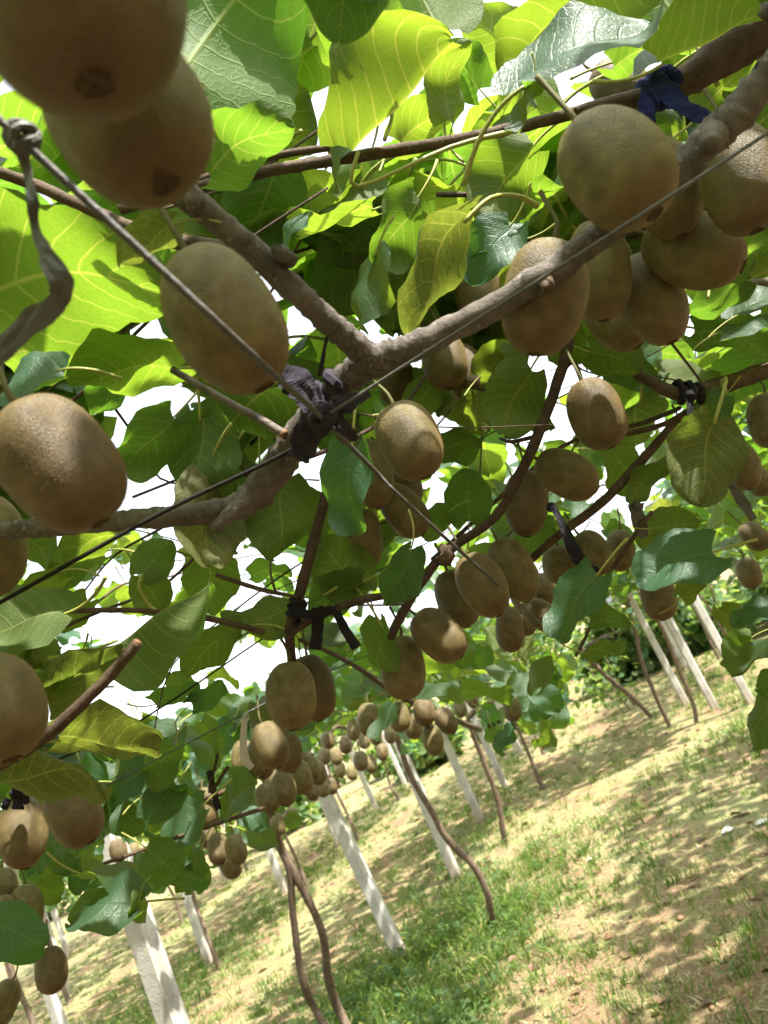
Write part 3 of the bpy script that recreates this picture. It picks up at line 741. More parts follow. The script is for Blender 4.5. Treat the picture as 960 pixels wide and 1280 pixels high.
FR = [
 (100, 2, 262, 10, 55, 'enormous soft looking kiwi fruit with its blossom end facing down, topmost beside the grey strip', 4),
 (160, 142, 196, 28, 48, 'huge kiwi fruit tucked beneath the topmost one, above the forked arm', 0),
 (282, 400, 142, 30, 16, 'large kiwi fruit hanging under the left fork, crossed by the taut wire', 2),
 (74, 580, 148, 35, 15, 'large speckled kiwi fruit hanging over the left arm of the branch', 0),
 (-20, 682, 96, 5, 10, 'half hidden kiwi fruit below the large speckled one', 2),
 (-8, 886, 126, 20, 20, 'large kiwi fruit beside the cut brown cane end', 4),
 (28, 1040, 57, 4, 8, 'kiwi fruit with a bright vertical stripe of sun under a black tuft', 2),
 (92, 1016, 68, 32, 15, 'dark kiwi fruit hanging half under the olive leaf beside the sun striped one', 0),
 (33, 1136, 41, 4, 5, 'left', 2), (3, 1112, 40, 0, 5, 'left', 1), (4, 1150, 42, 8, 5, 'left', 1),
 (64, 1212, 41, 6, 5, 'lone kiwi fruit hanging lowest on a long stalk before white posts', 1), (2, 1255, 40, -25, 0, 'dark kiwi fruit drooping just below the green drooping leaf', 5),
 (770, 210, 128, 40, 25, 'plump round kiwi fruit in front of the thick branch, nearest the navy tie', 3),
 (832, 236, 92, 18, 15, 'kiwi fruit squeezed between the plump round one and the thick branch', 2), (926, 224, 100, 18, 20, 'kiwi fruit hanging behind the knotted upper stretch of the thick branch', 1), (866, 312, 88, 72, 10, 'kiwi fruit lying nearly sideways in the bunch under the navy tie', 2), (680, 372, 110, -10, 15, 'kiwi fruit with a sunlit reddish top crossed by the thick branch', 0),
 (748, 338, 86, 6, 10, 'long kiwi fruit behind the branch, touching the one with sunlit reddish top', 5), (815, 374, 82, 25, 15, 'kiwi fruit hanging directly below the sideways one under the navy tie', 2), (770, 398, 72, 40, 10, 'mostly hidden fruit at the bottom of the bunch under the navy tie', 0),
 (512, 551, 80, 25, 15, 'smooth oval kiwi fruit standing out before the sky gap beside the crossing wires', 0), (463, 592, 60, 15, 10, 'kiwi fruit half covered by the dark oval leaf', 2), (505, 638, 56, 38, 10, 'tilted kiwi fruit crossed by the wire below the smooth oval one', 1), (451, 674, 56, 2, 5, 'long kiwi fruit hanging straight down beneath the dark oval leaf', 5), (500, 605, 50, 20, 10, 'kiwi fruit tucked behind the smooth oval one', 1),
 (556, 452, 58, 10, 20, 'fork', 0), (582, 468, 56, 18, 10, 'fork', 5), (498, 480, 48, 0, 15, 'fork', 0), (597, 362, 56, 0, 10, 'fork', 1),
 (745, 517, 67, 24, 8, 'single oval kiwi fruit hanging alone beside the red brown cane top', 1), (708, 593, 60, 62, 5, 'kiwi fruit lying almost sideways against its darker neighbour', 2), (657, 629, 56, 3, 8, 'upright kiwi fruit touching the sideways one', 2),
 (641, 712, 56, 28, 5, 'dark end fruit of the tight line on the red brown cane, behind the widest', 2), (603, 731, 60, 30, 5, 'widest front fruit of the tight line hanging on the red brown cane', 2), (571, 748, 52, 20, 5, 'narrow fruit of the tight line, just above the sun spotted one', 5), (548, 794, 56, 48, 5, 'kiwi fruit with a small orange spot of sunlight on its side', 1), (504, 834, 54, 4, 5, 'kiwi fruit hanging lowest from the end of the red brown cane', 5),
 (364, 869, 62, 4, 8, 'front fruit of the close pair hanging under the black cloth tie', 2), (392, 859, 54, 12, 8, 'rear fruit of the close pair hanging under the black cloth tie', 5),
 (700, 706, 44, 8, 10, 'round kiwi fruit hanging just before the black cloth tail', 4), (741, 691, 46, 38, 10, 'tilted kiwi fruit partly behind the black cloth tail', 0), (775, 688, 36, 0, 5, 'shaded kiwi fruit next to the tilted one by the black cloth tail', 2), (637, 786, 40, 4, 5, 'upright fruit hanging lowest in the bunch by the black cloth tail', 5), (679, 741, 36, 15, 5, 'black', 2), (676, 768, 38, 60, 5, 'black', 1), (657, 748, 36, 30, 5, 'black', 0),
 (823, 746, 44, 12, 8, 'kiwi fruit poking out below the broad blue green leaf', 1), (936, 716, 31, 20, 10, 'edge', 1), (943, 670, 32, 48, 10, 'edge', 1), (930, 584, 40, 15, 10, 'edge', 2), (948, 602, 32, 30, 10, 'edge', 0), (858, 568, 46, 10, 10, 'edge', 2), (962, 525, 50, 10, 10, 'edge', 1), (776, 108, 64, 60, 10, 'kiwi fruit half hidden behind the dark branch next to the navy tie', 0),
 (304, 947, 31, 2, 5, 'narrow outer fruit of the bunch tied with pale string', 5), (338, 931, 46, 22, 12, 'biggest front fruit of the bunch tied with pale string', 1), (357, 937, 40, 18, 8, 'fruit tucked behind the biggest of the string tied bunch', 2), (326, 948, 36, 10, 5, 'fruit peeping out right beside the pale string', 2),
 (334, 998, 31, 12, 12, 'low', 0), (355, 986, 33, 12, 12, 'low', 0), (376, 971, 31, 18, 10, 'low', 2), (341, 970, 24, 10, 5, 'low', 1), (384, 960, 30, 30, 10, 'low', 2), (397, 966, 22, 12, 5, 'low', 2), (403, 984, 19, 15, 5, 'low', 1), (413, 981, 18, 20, 5, 'low', 1), (348, 1031, 21, 8, 5, 'low', 0), (364, 1022, 20, 8, 5, 'low', 0), (390, 988, 20, 10, 5, 'low', 0),
 (255, 1010, 34, 6, 8, 'lone pale kiwi fruit beside the dull purple ribbon', 5), (273, 1061, 27, 6, 5, 'rib', 5), (295, 1062, 28, 12, 5, 'rib', 1), (258, 1044, 22, 0, 5, 'rib', 1), (288, 1081, 27, 30, 5, 'rib', 1), (148, 1063, 23, 10, 5, 'rib', 0), (167, 1064, 17, 5, 5, 'rib', 1),
 (530, 890, 28, 15, 10, 'post', 0), (557, 901, 27, 35, 5, 'post', 2), (541, 925, 28, 12, 5, 'post', 2), (499, 896, 28, 10, 5, 'post', 1), (516, 908, 24, 12, 5, 'post', 1), (640, 886, 25, 8, 5, 'small brown kiwi fruit hanging alone over the sunny strip', 0),
 (405, 945, 17, 5, 5, 'tiny', 1), (425, 962, 15, 8, 5, 'tiny', 2), (470, 920, 17, 5, 5, 'tiny', 1), (488, 918, 16, 5, 5, 'tiny', 2), (410, 925, 18, 10, 5, 'tiny', 0), (440, 965, 14, 5, 5, 'tiny', 1), (575, 885, 18, 10, 5, 'post', 1), (590, 872, 17, 10, 5, 'post', 2), (655, 775, 30, 20, 5, 'black', 1), (720, 735, 32, 10, 5, 'black', 1), (690, 760, 30, 10, 5, 'black', 2),
 (461, 899, 30, 5, 5, 'tiny', 1), (432, 931, 17, 8, 5, 'tiny', 1), (451, 951, 19, 8, 5, 'tiny', 1), (463, 955, 17, 12, 5, 'tiny', 1), (420, 945, 16, 12, 5, 'tiny', 1), (442, 912, 18, 5, 5, 'tiny', 2), (478, 940, 15, 5, 5, 'tiny', 2), (455, 925, 16, 5, 5, 'tiny', 1),
]
FPX = [(px, py, w, .055 * F / w) for px, py, w, *_ in FR]
def hides_fruit(px, py, d, rpx):
    for fx, fy, w, fd in FPX:
        if d < fd + .04 and (px - fx) ** 2 + (py - fy) ** 2 < (w * .55 + rpx * .5) ** 2: return True
    return False

# ------------------------------------------------------------------ hand-placed leaves
HL = [
 (V1, 228, 88, 345, -70, 225, .50, 'u'), (V1, 440, -110, 425, 42, 170, .36, 'u'), (V1, 482, 100, 430, -20, 105, .62, 'u'),
 (V1, 446, 192, 549, 42, 68, .60, 'u', LEAF_FOLD, (645, 163, .66)), (V1, 258, 212, 357, 146, 84, .52, 'u'), (V1, 258, 135, 230, 95, 60, .6, 'u'),
 (V2, 552, 45, 505, -45, 115, .75, 'u'), (V2, 645, 62, 585, 20, 70, .8, 'u'), (V2, 705, 12, 614, 136, 58, .6, 'u'), (V2, 655, 108, 820, 12, 60, .52, 't', LEAF[1]),
 (V2, 666, 108, 648, 168, 28, .52, 't'), (V2, 850, 28, 795, -45, 120, .75, 'u'), (V2, 826, 82, 938, 8, 50, .6, 'u', LEAF_FOLD), (V2, 765, 78, 855, 52, 55, .7, 'u'),
 (V2, 878, 140, 938, 72, 80, .75, 'u'), (V2, 928, 172, 1000, 110, 100, .75, 'u'), (V2, 600, 112, 556, 58, 60, .8, 'u'), (V1, 555, 152, 562, 60, 38, .68, 'u'), (V1, 500, 178, 562, 130, 60, .75, 'u'),
 (V2, 664, 186, 598, 274, 95, .74, 'u'), (V1, 560, 182, 572, 242, 92, .95, 'u'), (V1, 522, 204, 430, 246, 42, .85, 'u'), (V1, 402, 222, 368, 292, 95, .9, 'u'), (V1, 335, 238, 345, 308, 46, .85, 'u'),
 (V1, 412, 235, 350, 246, 46, .82, 'u'), (V1, 457, 204, 412, 276, 56, .8, 'u'), (V1, 522, 248, 466, 328, 76, .72, 'u'), (V1, 582, 275, 494, 407, 50, .56, 'u', LEAF_OLD[0], (672, 258, .6)),
 (V1, 467, 262, 374, 302, 24, .75, 't'), (V1, 357, 314, 381, 260, 17, .6, 't'), (V1, 469, 318, 440, 407, 36, .7, 't'), (V2, 638, 282, 586, 348, 66, .7, 't'), (V2, 650, 300, 575, 310, 40, .72, 't'),
 (V1, -40, 366, 208, 330, 190, .52, 'u'), (V1, 0, 440, 118, 440, 92, .62, 'u'), (V1, 72, 463, -30, 494, 40, .45, 't'), (V1, 224, 460, 90, 470, 70, .56, 'u'), (V1, 150, 470, 120, 520, 40, .6, 'u'), (V1, 217, 282, 148, 328, 44, .42, 'u', LEAF_OLD[1]),
 (V1, 217, 522, 153, 582, 72, .72, 'u'), (V1, 250, 522, 246, 640, 95, .72, 'u'), (V1, 262, 598, 256, 706, 90, .72, 'u', LEAF_OLD[2]), (V1, 285, 600, 300, 690, 50, .74, 'u'), (V1, 357, 604, 346, 700, 70, .76, 'u'), (V1, 372, 622, 398, 662, 60, .9, 'u'),
 (V3, 440, 560, 438, 668, 62, .60, 't', LEAF[1]), (V3, 513, 688, 484, 757, 48, .80, 't', LEAF[1]), (V3, 448, 738, 398, 674, 78, .92, 'u'), (V3, 452, 728, 388, 764, 52, .92, 'u'),
 (V1, 157, 664, 78, 692, 42, .9, 'u'), (V1, 178, 718, 212, 676, 56, .8, 'u', None, (195, 763, .8)), (V1, 178, 720, 206, 767, 50, .82, 'u'), (V1, 80, 768, -35, 802, 72, .62, 'u'), (V1, 86, 828, 22, 862, 36, .62, 'u'),
 (V1, 58, 878, 150, 800, 62, .62, 'u', LEAF_OLD[0]), (V1, 143, 802, 268, 744, 26, .62, 'u', LEAF_FOLD), (V1, 262, 704, 266, 758, 72, 1.0, 'u'), (V1, 72, 926, 200, 928, 64, .72, 'u', LEAF_OLD[1]), (V1, 2, 966, 139, 960, 56, .56, 'u', LEAF_OLD[2]),
 (V1, 300, 788, 228, 832, 46, .9, 'u'), (V1, 372, 758, 288, 788, 42, .92, 'u'), (V1, 130, 690, 60, 720, 36, 1.0, 'u'), (V1, 75, 715, 10, 745, 30, .85, 'u'), (V1, 110, 750, 75, 785, 40, .9, 'u'), (V1, 30, 665, 75, 722, 40, 1.0, 'u'),
 (V2, 893, 528, 866, 630, 86, .76, 'u', LEAF_OLD[0], (908, 490, .9)), (V2, 891, 690, 796, 722, 72, .76, 't', LEAF[1]), (V2, 906, 494, 874, 528, 50, .9, 't'), (V2, 747, 718, 693, 797, 56, .76, 't', LEAF[1]),
 (V2, 738, 775, 786, 780, 28, .9, 'u'), (V2, 734, 815, 782, 815, 26, 1.0, 'u'), (V2, 833, 587, 779, 622, 34, 1.0, 'u'), (V2, 816, 660, 864, 654, 46, 1.0, 'u'), (V3, 586, 652, 584, 588, 60, 1.0, 'u'), (V3, 540, 562, 602, 544, 40, 1.0, 'u'),
 (V3, 662, 464, 618, 542, 78, .84, 'u'), (V3, 655, 440, 672, 540, 36, .9, 'u'), (V2, 738, 440, 802, 456, 54, .88, 'u'), (V2, 936, 350, 864, 392, 42, .8, 'u'), (V2, 908, 332, 980, 278, 62, .75, 'u'), (V2, 868, 410, 968, 432, 52, .95, 'u'),
 (V2, 920, 395, 985, 360, 30, .85, 't'), (V2, 900, 415, 960, 390, 26, .9, 't'), (V2, 960, 300, 900, 330, 50, .8, 'u'), (V2, 948, 235, 1010, 290, 60, .8, 'u'), (V3, 690, 400, 730, 450, 50, .95, 'u'), (V3, 540, 480, 505, 520, 46, .95, 'u'), (V3, 575, 500, 610, 540, 46, .95, 'u'), (V3, 600, 470, 640, 430, 50, .95, 'u'),
 (V2, 938, 798, 903, 822, 36, .9, 'u'), (V2, 975, 800, 915, 846, 34, .85, 't'), (V2, 960, 868, 932, 935, 30, .85, 't'), (V2, 985, 850, 945, 860, 36, .85, 'u'), (V2, 975, 760, 915, 775, 30, .95, 't'), (V2, 900, 760, 925, 790, 30, 1.0, 'u'),
 (V3, 172, 1128, 82, 1142, 60, 1.0, 't', LEAF[0]), (V3, 104, 1093, 182, 1112, 30, 1.05, 't'), (V3, 176, 1116, 175, 1152, 20, 1.0, 'u'), (V3, -10, 1150, 56, 1182, 66, .8, 't'), (V3, 252, 1008, 198, 1064, 48, 1.4, 't'), (V3, 318, 976, 272, 1022, 40, 1.5, 't'),
 (V3, 300, 1018, 335, 1034, 28, 1.6, 't'), (V3, 230, 1085, 262, 1105, 34, 1.5, 't'), (V3, 250, 1065, 232, 1115, 34, 1.5, 't'), (V3, 220, 1080, 215, 1105, 20, 1.5, 'u'), (V3, 310, 1040, 345, 1060, 26, 1.7, 't'), (V3, 360, 1020, 375, 1035, 20, 1.8, 't'),
 (V3, 400, 892, 360, 912, 24, 1.2, 't'), (V3, 492, 880, 470, 925, 24, 1.3, 't'), (V3, 505, 860, 575, 850, 24, 1.4, 't'), (V3, 560, 868, 640, 872, 22, 1.6, 'u'), (V3, 640, 860, 675, 850, 30, 1.6, 't'), (V3, 690, 830, 655, 860, 26, 1.5, 't'),
 (V3, 470, 775, 480, 838, 38, .98, 'u'), (V3, 560, 640, 525, 668, 36, 1.0, 'u'), (V3, 690, 660, 640, 690, 40, 1.1, 'u'), (V2, 770, 560, 800, 620, 44, 1.15, 'u'), (V2, 835, 690, 800, 660, 40, 1.1, 'u'), (V2, 850, 745, 870, 700, 36, 1.1, 'u'),
 (V1, 240, 880, 280, 855, 30, 1.1, 't'), (V1, 235, 870, 215, 842, 34, 1.2, 'u'), (V1, 195, 880, 250, 860, 22, 1.1, 'u'), (V1, 180, 960, 140, 1000, 40, 1.2, 't'), (V1, 215, 930, 190, 980, 44, 1.2, 'u'),
]
for e in HL:
    vine, bx, by, tx, ty, w, d, side = e[:8]
    leaf_px(vine, bx, by, tx, ty, w, d, side, e[8] if len(e) > 8 else None, e[9] if len(e) > 9 else None)

# openings in the canopy where the sky shows
GAPS = [(425, 135, 24), (455, 122, 18), (588, 70, 18), (585, 105, 24), (590, 45, 12), (400, 212, 22), (440, 208, 18), (640, 4, 22), (662, 30, 12), (748, 12, 16), (812, 100, 10), (170, 505, 26), (195, 490, 22), (150, 545, 22), (185, 605, 26), (150, 640, 10), (215, 600, 20),
        (55, 690, 22), (95, 700, 12), (110, 680, 16), (190, 660, 14), (225, 640, 8), (215, 705, 22), (130, 720, 22), (330, 705, 26), (305, 745, 22), (290, 690, 18), (355, 720, 18), (400, 592, 18), (385, 600, 14), (545, 628, 18), (545, 640, 14), (530, 690, 12), (110, 800, 30), (95, 790, 26), (130, 830, 22), (160, 790, 18), (215, 800, 24),
        (240, 830, 22), (190, 850, 26), (230, 870, 22), (160, 880, 24), (270, 800, 16), (150, 775, 14), (560, 548, 14), (640, 545, 12), (675, 465, 14), (770, 610, 18), (755, 625, 12), (880, 412, 14), (865, 395, 12), (320, 340, 18), (310, 355, 14), (385, 400, 8), (470, 420, 10), (580, 225, 10), (200, 415, 10), (350, 835, 26), (320, 850, 20), (420, 810, 22), (445, 790, 18), (700, 520, 10), (590, 640, 8), (540, 555, 12), (900, 390, 14), (720, 450, 8), (65, 620, 6), (160, 500, 30), (300, 700, 16), (490, 20, 8), (700, 120, 8), (350, 560, 6)]
def in_gap(px, py, r):
    for gx_, gy_, gr in GAPS:
        if (px - gx_) ** 2 + (py - gy_) ** 2 < (gr + r * 0.42) ** 2: return True
    return False

# breaks in the roof through which sun reaches fruit and leaves
SUNLIT = [(20, 1035, .96, .008), (128, 1136, .98, .04), (340, 915, 1.2, .02), (302, 940, 1.75, .02), (250, 1000, 1.6, .02), (552, 782, .95, .004), (675, 308, .5, .006), (640, 362, .47, .008), (838, 712, .76, .010), (935, 830, .85, .05), (720, 770, .75, .008),
          (230, 1040, 1.4, .03), (300, 905, 1.6, .03), (540, 858, 1.4, .04), (480, 905, 1.3, .03), (660, 855, 1.6, .04), (570, 410, .48, .004), (625, 325, .7, .015), (345, 535, .52, .004), (930, 380, .85, .02), (310, 45, .5, .04), (850, 0, .75, .04), (905, 108, .75, .03), (565, 215, .95, .03), (390, 255, .9, .03)]
SUNPTS = [(P(x, y, d), r) for x, y, d, r in SUNLIT]
def in_sunbeam(c, L):
    for t, r in SUNPTS:
        v = c - t; k_ = v.dot(SUN)
        if k_ > 0.03 and (v - SUN * k_).length < r + L * 0.42: return True
    return False

def random_orient(tilt_lo, tilt_hi, face=None):
    az = random.uniform(0, 2 * math.pi); tl_ = R(random.uniform(tilt_lo, tilt_hi))
    z = Vector((math.sin(tl_) * math.cos(az), math.sin(tl_) * math.sin(az), math.cos(tl_)))
    y = Vector((math.cos(az), math.sin(az), -0.4)) + Vector((random.gauss(0, .6), random.gauss(0, .6), random.gauss(0, .2)))
    return y, z

def vine_for(px, py):
    if px > 640: return V2
    if py < 640 and px < 640 or px < 260: return V1
    return V3

def fill(n, x0, y0, x1, y1, mode, a, b, tilt=(15, 65), size=(.085, .135), gaps=True, top=0.0):
    k = tries = 0
    while k < n and tries < n * 30:
        tries += 1
        px, py = random.uniform(x0, x1), random.uniform(y0, y1)
        q = fw + RT * ((px - 480) / F) + UP * ((640 - py) / F)
        if mode == 'h':
            if q.z < 0.03: continue
            d = random.uniform(a, b) / q.z
            if d < 0.72 or d > 4.2: continue
        else:
            d = random.uniform(a, b)
        L = random.uniform(*size)
        if gaps and in_gap(px, py, L * F / d): continue
        c = CAM + q * d
        if in_sunbeam(c, L) or hides_fruit(px, py, d, L * F / d): continue
        y, z = random_orient(*tilt)
        if top and random.random() < top:
            z = (CAM - c).normalized() + Vector((random.gauss(0, .35), random.gauss(0, .35), 0.5))
            y = Vector((random.gauss(0, .6), random.gauss(0, .6), -0.8))
        v = vine_for(px, py)
        if LEAFCOUNT.get(v.name, 0)   >= 299: v = min((V1, V2, V3), key=lambda u: LEAFCOUNT.get(u.name, 0))
        if LEAFCOUNT.get(v.name, 0)   >= 299: return
        yn = y.normalized(); 
        put_leaf(v, leaf_matrix(c - yn * L * 0.5, y, z, L), random.choice(LEAF + LEAF[:3] + LEAF_OLD[:1]), True)
        k += 1
fill(120, 0, -60, 960, 420, 'h', 0.36, 0.62, tilt=(15, 60))
fill(170, 240, 380, 960, 800, 'h', 0.24, 0.55, tilt=(25, 75))
fill(45, -20, 660, 340, 860, 'd', .9, 2.0, tilt=(20, 70), size=(.06, .10))
fill(26, 20, 670, 420, 860, 'd', 1.3, 2.4, tilt=(20, 70), size=(.06, .10), gaps=False)
fill(40, 560, 560, 960, 740, 'd', 1.3, 2.4, tilt=(30, 80), top=0.45, size=(.06, .11))
fill(80, 380, 800, 720, 930, 'd', 1.6, 3.4, tilt=(30, 80), top=0.6, gaps=False, size=(.06, .10))
fill(130, 120, 860, 380, 1060, 'd', 1.3, 2.8, tilt=(30, 80), top=0.65, size=(.05, .095))
fill(95, -30, 940, 260, 1120, 'd', 1.2, 2.4, tilt=(30, 80), top=0.65, size=(.05, .095))
fill(22, 640, 830, 700, 900, 'd', 2.2, 3.4, tilt=(30, 80), top=0.4, size=(.05, .075), gaps=False)

# thin twining shoots threading the leaves
for i in range(36):
    for t_ in range(50):
        px, py = random.uniform(0, 960), random.uniform(60, 900)
        q = fw + RT * ((px - 480) / F) + UP * ((640 - py) / F)
        if q.z < 0.05: continue
        d = random.uniform(.26, .46) / q.z
        if .75 < d < 2.6: break
    v = vine_for(px, py); c = CAM + q * d
    a_ = random.uniform(0, 6.28); dr = Vector((math.cos(a_), math.sin(a_), random.gauss(0, .25)))
    pts = []; p = c - dr * random.uniform(.15, .35); r_ = random.uniform(.0012, .0034)
    for j in range(6):
        pts.append((p.copy(), r_ * (1 - .1 * j))); dr = (dr + Vector((random.gauss(0, .3), random.gauss(0, .3), random.gauss(0, .18)))).normalized(); p = p + dr * .11
    add_mesh('shoot', tube_geo(pts, 6, 4, 0.1), random.choice((M_CANE, M_RED, M_CANE)), v)

# foliage stuff: many small leaves in one mesh -----------------------------------------------------
SG = [leaf_geo(2, 6, i + 50, f, c, w) for i, (f, c, w) in enumerate(((0.15, 0.3, 0.8), (0.3, 0.1, 0.6), (-0.1, 0.4, 1.0)))]
SGN = [(np.array([tuple(v) for v in V]), np.array(U), np.array(FA)) for V, U, FA in SG]
def foliage_mesh(name, items, mat):
    """items: list of 4x4 matrices"""
    VV, UU, FF, TT = [], [], [], []
    o = 0
    for mm in items:
        v, u, f = random.choice(SGN)
        mt = np.array(mm)
        VV.append(v @ mt[:3, :3].T + mt[:3, 3]); UU.append(u); FF.append(f + o); o += len(v)
        TT.append(np.full(len(v), random.random()))
    return np_mesh(name, np.concatenate(VV), np.concatenate(FF), mat, tone=np.concatenate(TT), uv=np.concatenate(UU), smooth=True)

# the unseen roof of leaves over and beside the photographer, which shades the near fruit
def over_items(n, xr, yr, zr, origin):
    out = []
    while len(out) < n:
        p = Vector((random.uniform(*xr), random.uniform(*yr), random.uniform(*zr)))
        pr = project(p)
        if pr and -60 < pr[0] < 1020 and -60 < pr[1] < 1340: continue
        y, z = random_orient(0, 45)
        if in_sunbeam(p + y.normalized() * .06, .15): continue
        out.append(leaf_matrix(p - origin, y, z, random.uniform(.10, .15)))
    return out
for v, xr, yr, n in ((V1, (-1.0, 3.0), (-2.2, 0.7), 1700), (V2, (0.4, 3.2), (0.5, 3.4), 1200), (V3, (-3.2, -0.3), (-1.5, 3.0), 1300)):
    items = over_items(n, xr, yr, (1.84, 2.2), v.location)
    for _ in range({V1: 330, V2: 170, V3: 220}[v]):                                      # deeper layer of the same roof, inside the view
        for t_ in range(40):
            px, py = random.uniform(-80, 1040), random.uniform(-80, 800)
            q = fw + RT * ((px - 480) / F) + UP * ((640 - py) / F)
            if q.z < 0.06 or vine_for(px, py) is not v: continue
            d = random.uniform(.42, .72) / q.z
            if d < .9 or d > 4.5: continue
            L = random.uniform(.09, .14)
            if in_gap(px, py, L * F / d) or in_sunbeam(CAM + q * d, L): continue
            y, z = random_orient(10, 60)
            items.append(leaf_matrix(CAM + q * d - y.normalized() * L * .5 - v.location, y, z, L)); break
    o = bpy.data.objects.new('foliage', foliage_mesh('foliage', items, M_LEAF)); o['kind'] = 'stuff'; link(o, v)

M_DEAD = leaf_material('dead_leaf', (0.17, 0.10, 0.05), (0.22, 0.14, 0.08), (0.3, 0.18, 0.08), tw=0.15)
items = []
while len(items) < 420:
    y = 2.2 + 10 * random.random() ** 1.6; x = random.uniform(-0.8 - y * 0.4, 0.8 + y * 0.5)
    a_ = random.uniform(0, 6.28)
    items.append(leaf_matrix(Vector((x, y, gz(x, y) + .012)), Vector((math.cos(a_), math.sin(a_), random.gauss(0, .15))), Vector((random.gauss(0, .3), random.gauss(0, .3), 1)), random.uniform(.025, .075)))
o = link(bpy.data.objects.new('leaf_litter', foliage_mesh('leaf_litter', items, M_DEAD)))
tag(o, 'scattered brown dead leaves lying on the soil', 'leaf litter', kind='stuff')

# ------------------------------------------------------------------ vines along the rows
def row_foliage(n, half_w, half_l, zlo, zhi, rag=0.1):
    items = []
    for _ in range(n):
        lx = random.uniform(-half_l, half_l); lw = max(-1.15, min(1.15, random.uniform(-1, 1) + random.gauss(0, .05))) * half_w
        z = random.uniform(zlo, zhi) - (0.35 * random.random() ** 2 if random.random() < rag else 0)
        y, zz_ = random_orient(10, 75)
        items.append(leaf_matrix(Vector((lw + 0.18 * lx, lx, z)), y, zz_, random.uniform(.09, .14)))
    for _ in range(4):                                        # drooping shoots
        lx = random.uniform(-half_l, half_l); lw = random.uniform(-half_w, half_w)
        for j in range(9):
            y, zz_ = random_orient(30, 80)
            items.append(leaf_matrix(Vector((lw + 0.18 * lx + random.gauss(0, .05), lx + random.gauss(0, .05), zlo - 0.03 - j * 0.045)), y, zz_, random.uniform(.05, .09)))
    return items
FOL = [foliage_mesh('foliage', row_foliage(760, 1.15, 1.25, 1.66, 2.0), M_LEAF) for _ in range(3)]
FOL_THIN = [foliage_mesh('foliage', row_foliage(640, 0.85, 1.25, 1.66, 1.98), M_LEAF) for _ in range(2)]

def row_vine(x, y, label, group, fol, trunk=None, k=0):
    base = Vector((x, y, gz(x, y)))
    e = tag(empty('kiwi_vine', base), label, 'vine', group)
    rs = random.Random(k * 17 + 3)
    if trunk is None:
        trunk = [(base + Vector((0, 0, -0.08)), .024)]
        ox = oy = 0
        for j in range(1, 6):
            ox += rs.gauss(0, .035); oy += rs.gauss(0, .05)
            trunk.append((base + Vector((ox, oy, 0.33 * j)), .021 - .0012 * j))
    trunk = [(trunk[0][0], trunk[0][1] * 2.0), (trunk[0][0].lerp(trunk[1][0], .35), trunk[0][1] * 1.25)] + trunk[1:]
    add_mesh('trunk', tube_geo(trunk, 9, 6, 0.32, seed=k), M_TRUNK, e)
    top = trunk[-1][0]
    for s in (-1, 1):
        pts = [(top, .014)]
        for j in range(1, 5):
            pts.append((top + Vector((0.18 * s * j * .3 + rs.gauss(0, .03), s * j * .3, 0.03 * j + rs.gauss(0, .02))), .013 - .001 * j))
        add_mesh('branch', tube_geo(pts, 7, 3, 0.15, seed=k), M_CANE, e)
    for j in range(3):
        a = rs.uniform(0, 6.28); d_ = Vector((math.cos(a), math.sin(a) * .5, 0))
        add_mesh('branch', tube_geo([(top, .008), (top + d_ * .4 + Vector((0, 0, .08)), .006), (top + d_ * .9, .004)], 6, 3), M_RED, e)
    if fol is not None:
        o = bpy.data.objects.new('foliage', fol); o['kind'] = 'stuff'; link(o, e)
    return e

pT2 = pxpath([(618, 1168, 4.98, 9), (610, 1120, 4.98, 9), (590, 1080, 4.98, 9), (560, 1050, 4.98, 9), (540, 1015, 4.98, 8), (512, 967, 4.98, 8), (500, 932, 4.98, 8), (490, 905, 4.95, 7)])
b_ = on_ground(616, 1163)
row_vine(b_.x, b_.y, 'kiwi vine with a thin S curved trunk rooted in lush grass', None, FOL_THIN[0], [(b_ + Vector((.01, 0, -.08)), .045), (b_ + Vector((.005, 0, .03)), .031)] + pT2[1:], 1)
pT3 = pxpath([(630, 1046, 7.3, 7), (622, 1000, 7.3, 7), (610, 965, 7.3, 7), (594, 925, 7.3, 6), (585, 900, 7.3, 6)])
b_ = on_ground(630, 1046)
row_vine(b_.x, b_.y, 'kiwi vine with slim straight trunk before the slim post on bright ground', None, FOL_THIN[1], [(b_ + Vector((0, 0, -.08)), .025)] + pT3, 2)
for i, (bx, by, pts, lb) in enumerate((
    (838, 910, [(838, 910), (820, 870), (803, 830), (793, 785), (785, 755)], 'kiwi vine with thin crooked trunk at the edge of the sunny strip'),
    (871, 905, [(871, 905), (866, 878), (850, 840), (832, 795), (815, 760)], 'kiwi vine with a knobbly two stage trunk between two concrete posts'),
    (813, 895, [(813, 895), (790, 872), (758, 845), (740, 828), (730, 815)], 'leaning young kiwi vine with sparse blue green leaves'))):
    b_ = on_ground(bx, by); d_ = (b_ - CAM).dot(fw)
    row_vine(b_.x, b_.y, lb, None, FOL_THIN[i % 2] if i < 2 else None, [(b_ + Vector((0, 0, -.08)), .022)] + pxpath([(x, y, d_, 5.5) for x, y in pts]), 10 + i)
b_ = on_ground(800, 885)
items = [leaf_matrix(Vector((random.gauss(-.25, .2), random.gauss(.3, .2), random.uniform(.15, .75))), *random_orient(20, 80), random.uniform(.07, .11)) for _ in range(120)]
o = tag(empty('young_vine', b_), 'low bushy young vine with bluish leaves among the leaning stems', 'vine')
f_ = link(bpy.data.objects.new('foliage', foliage_mesh('foliage', items, M_SHRUB)), o); f_['kind'] = 'stuff'
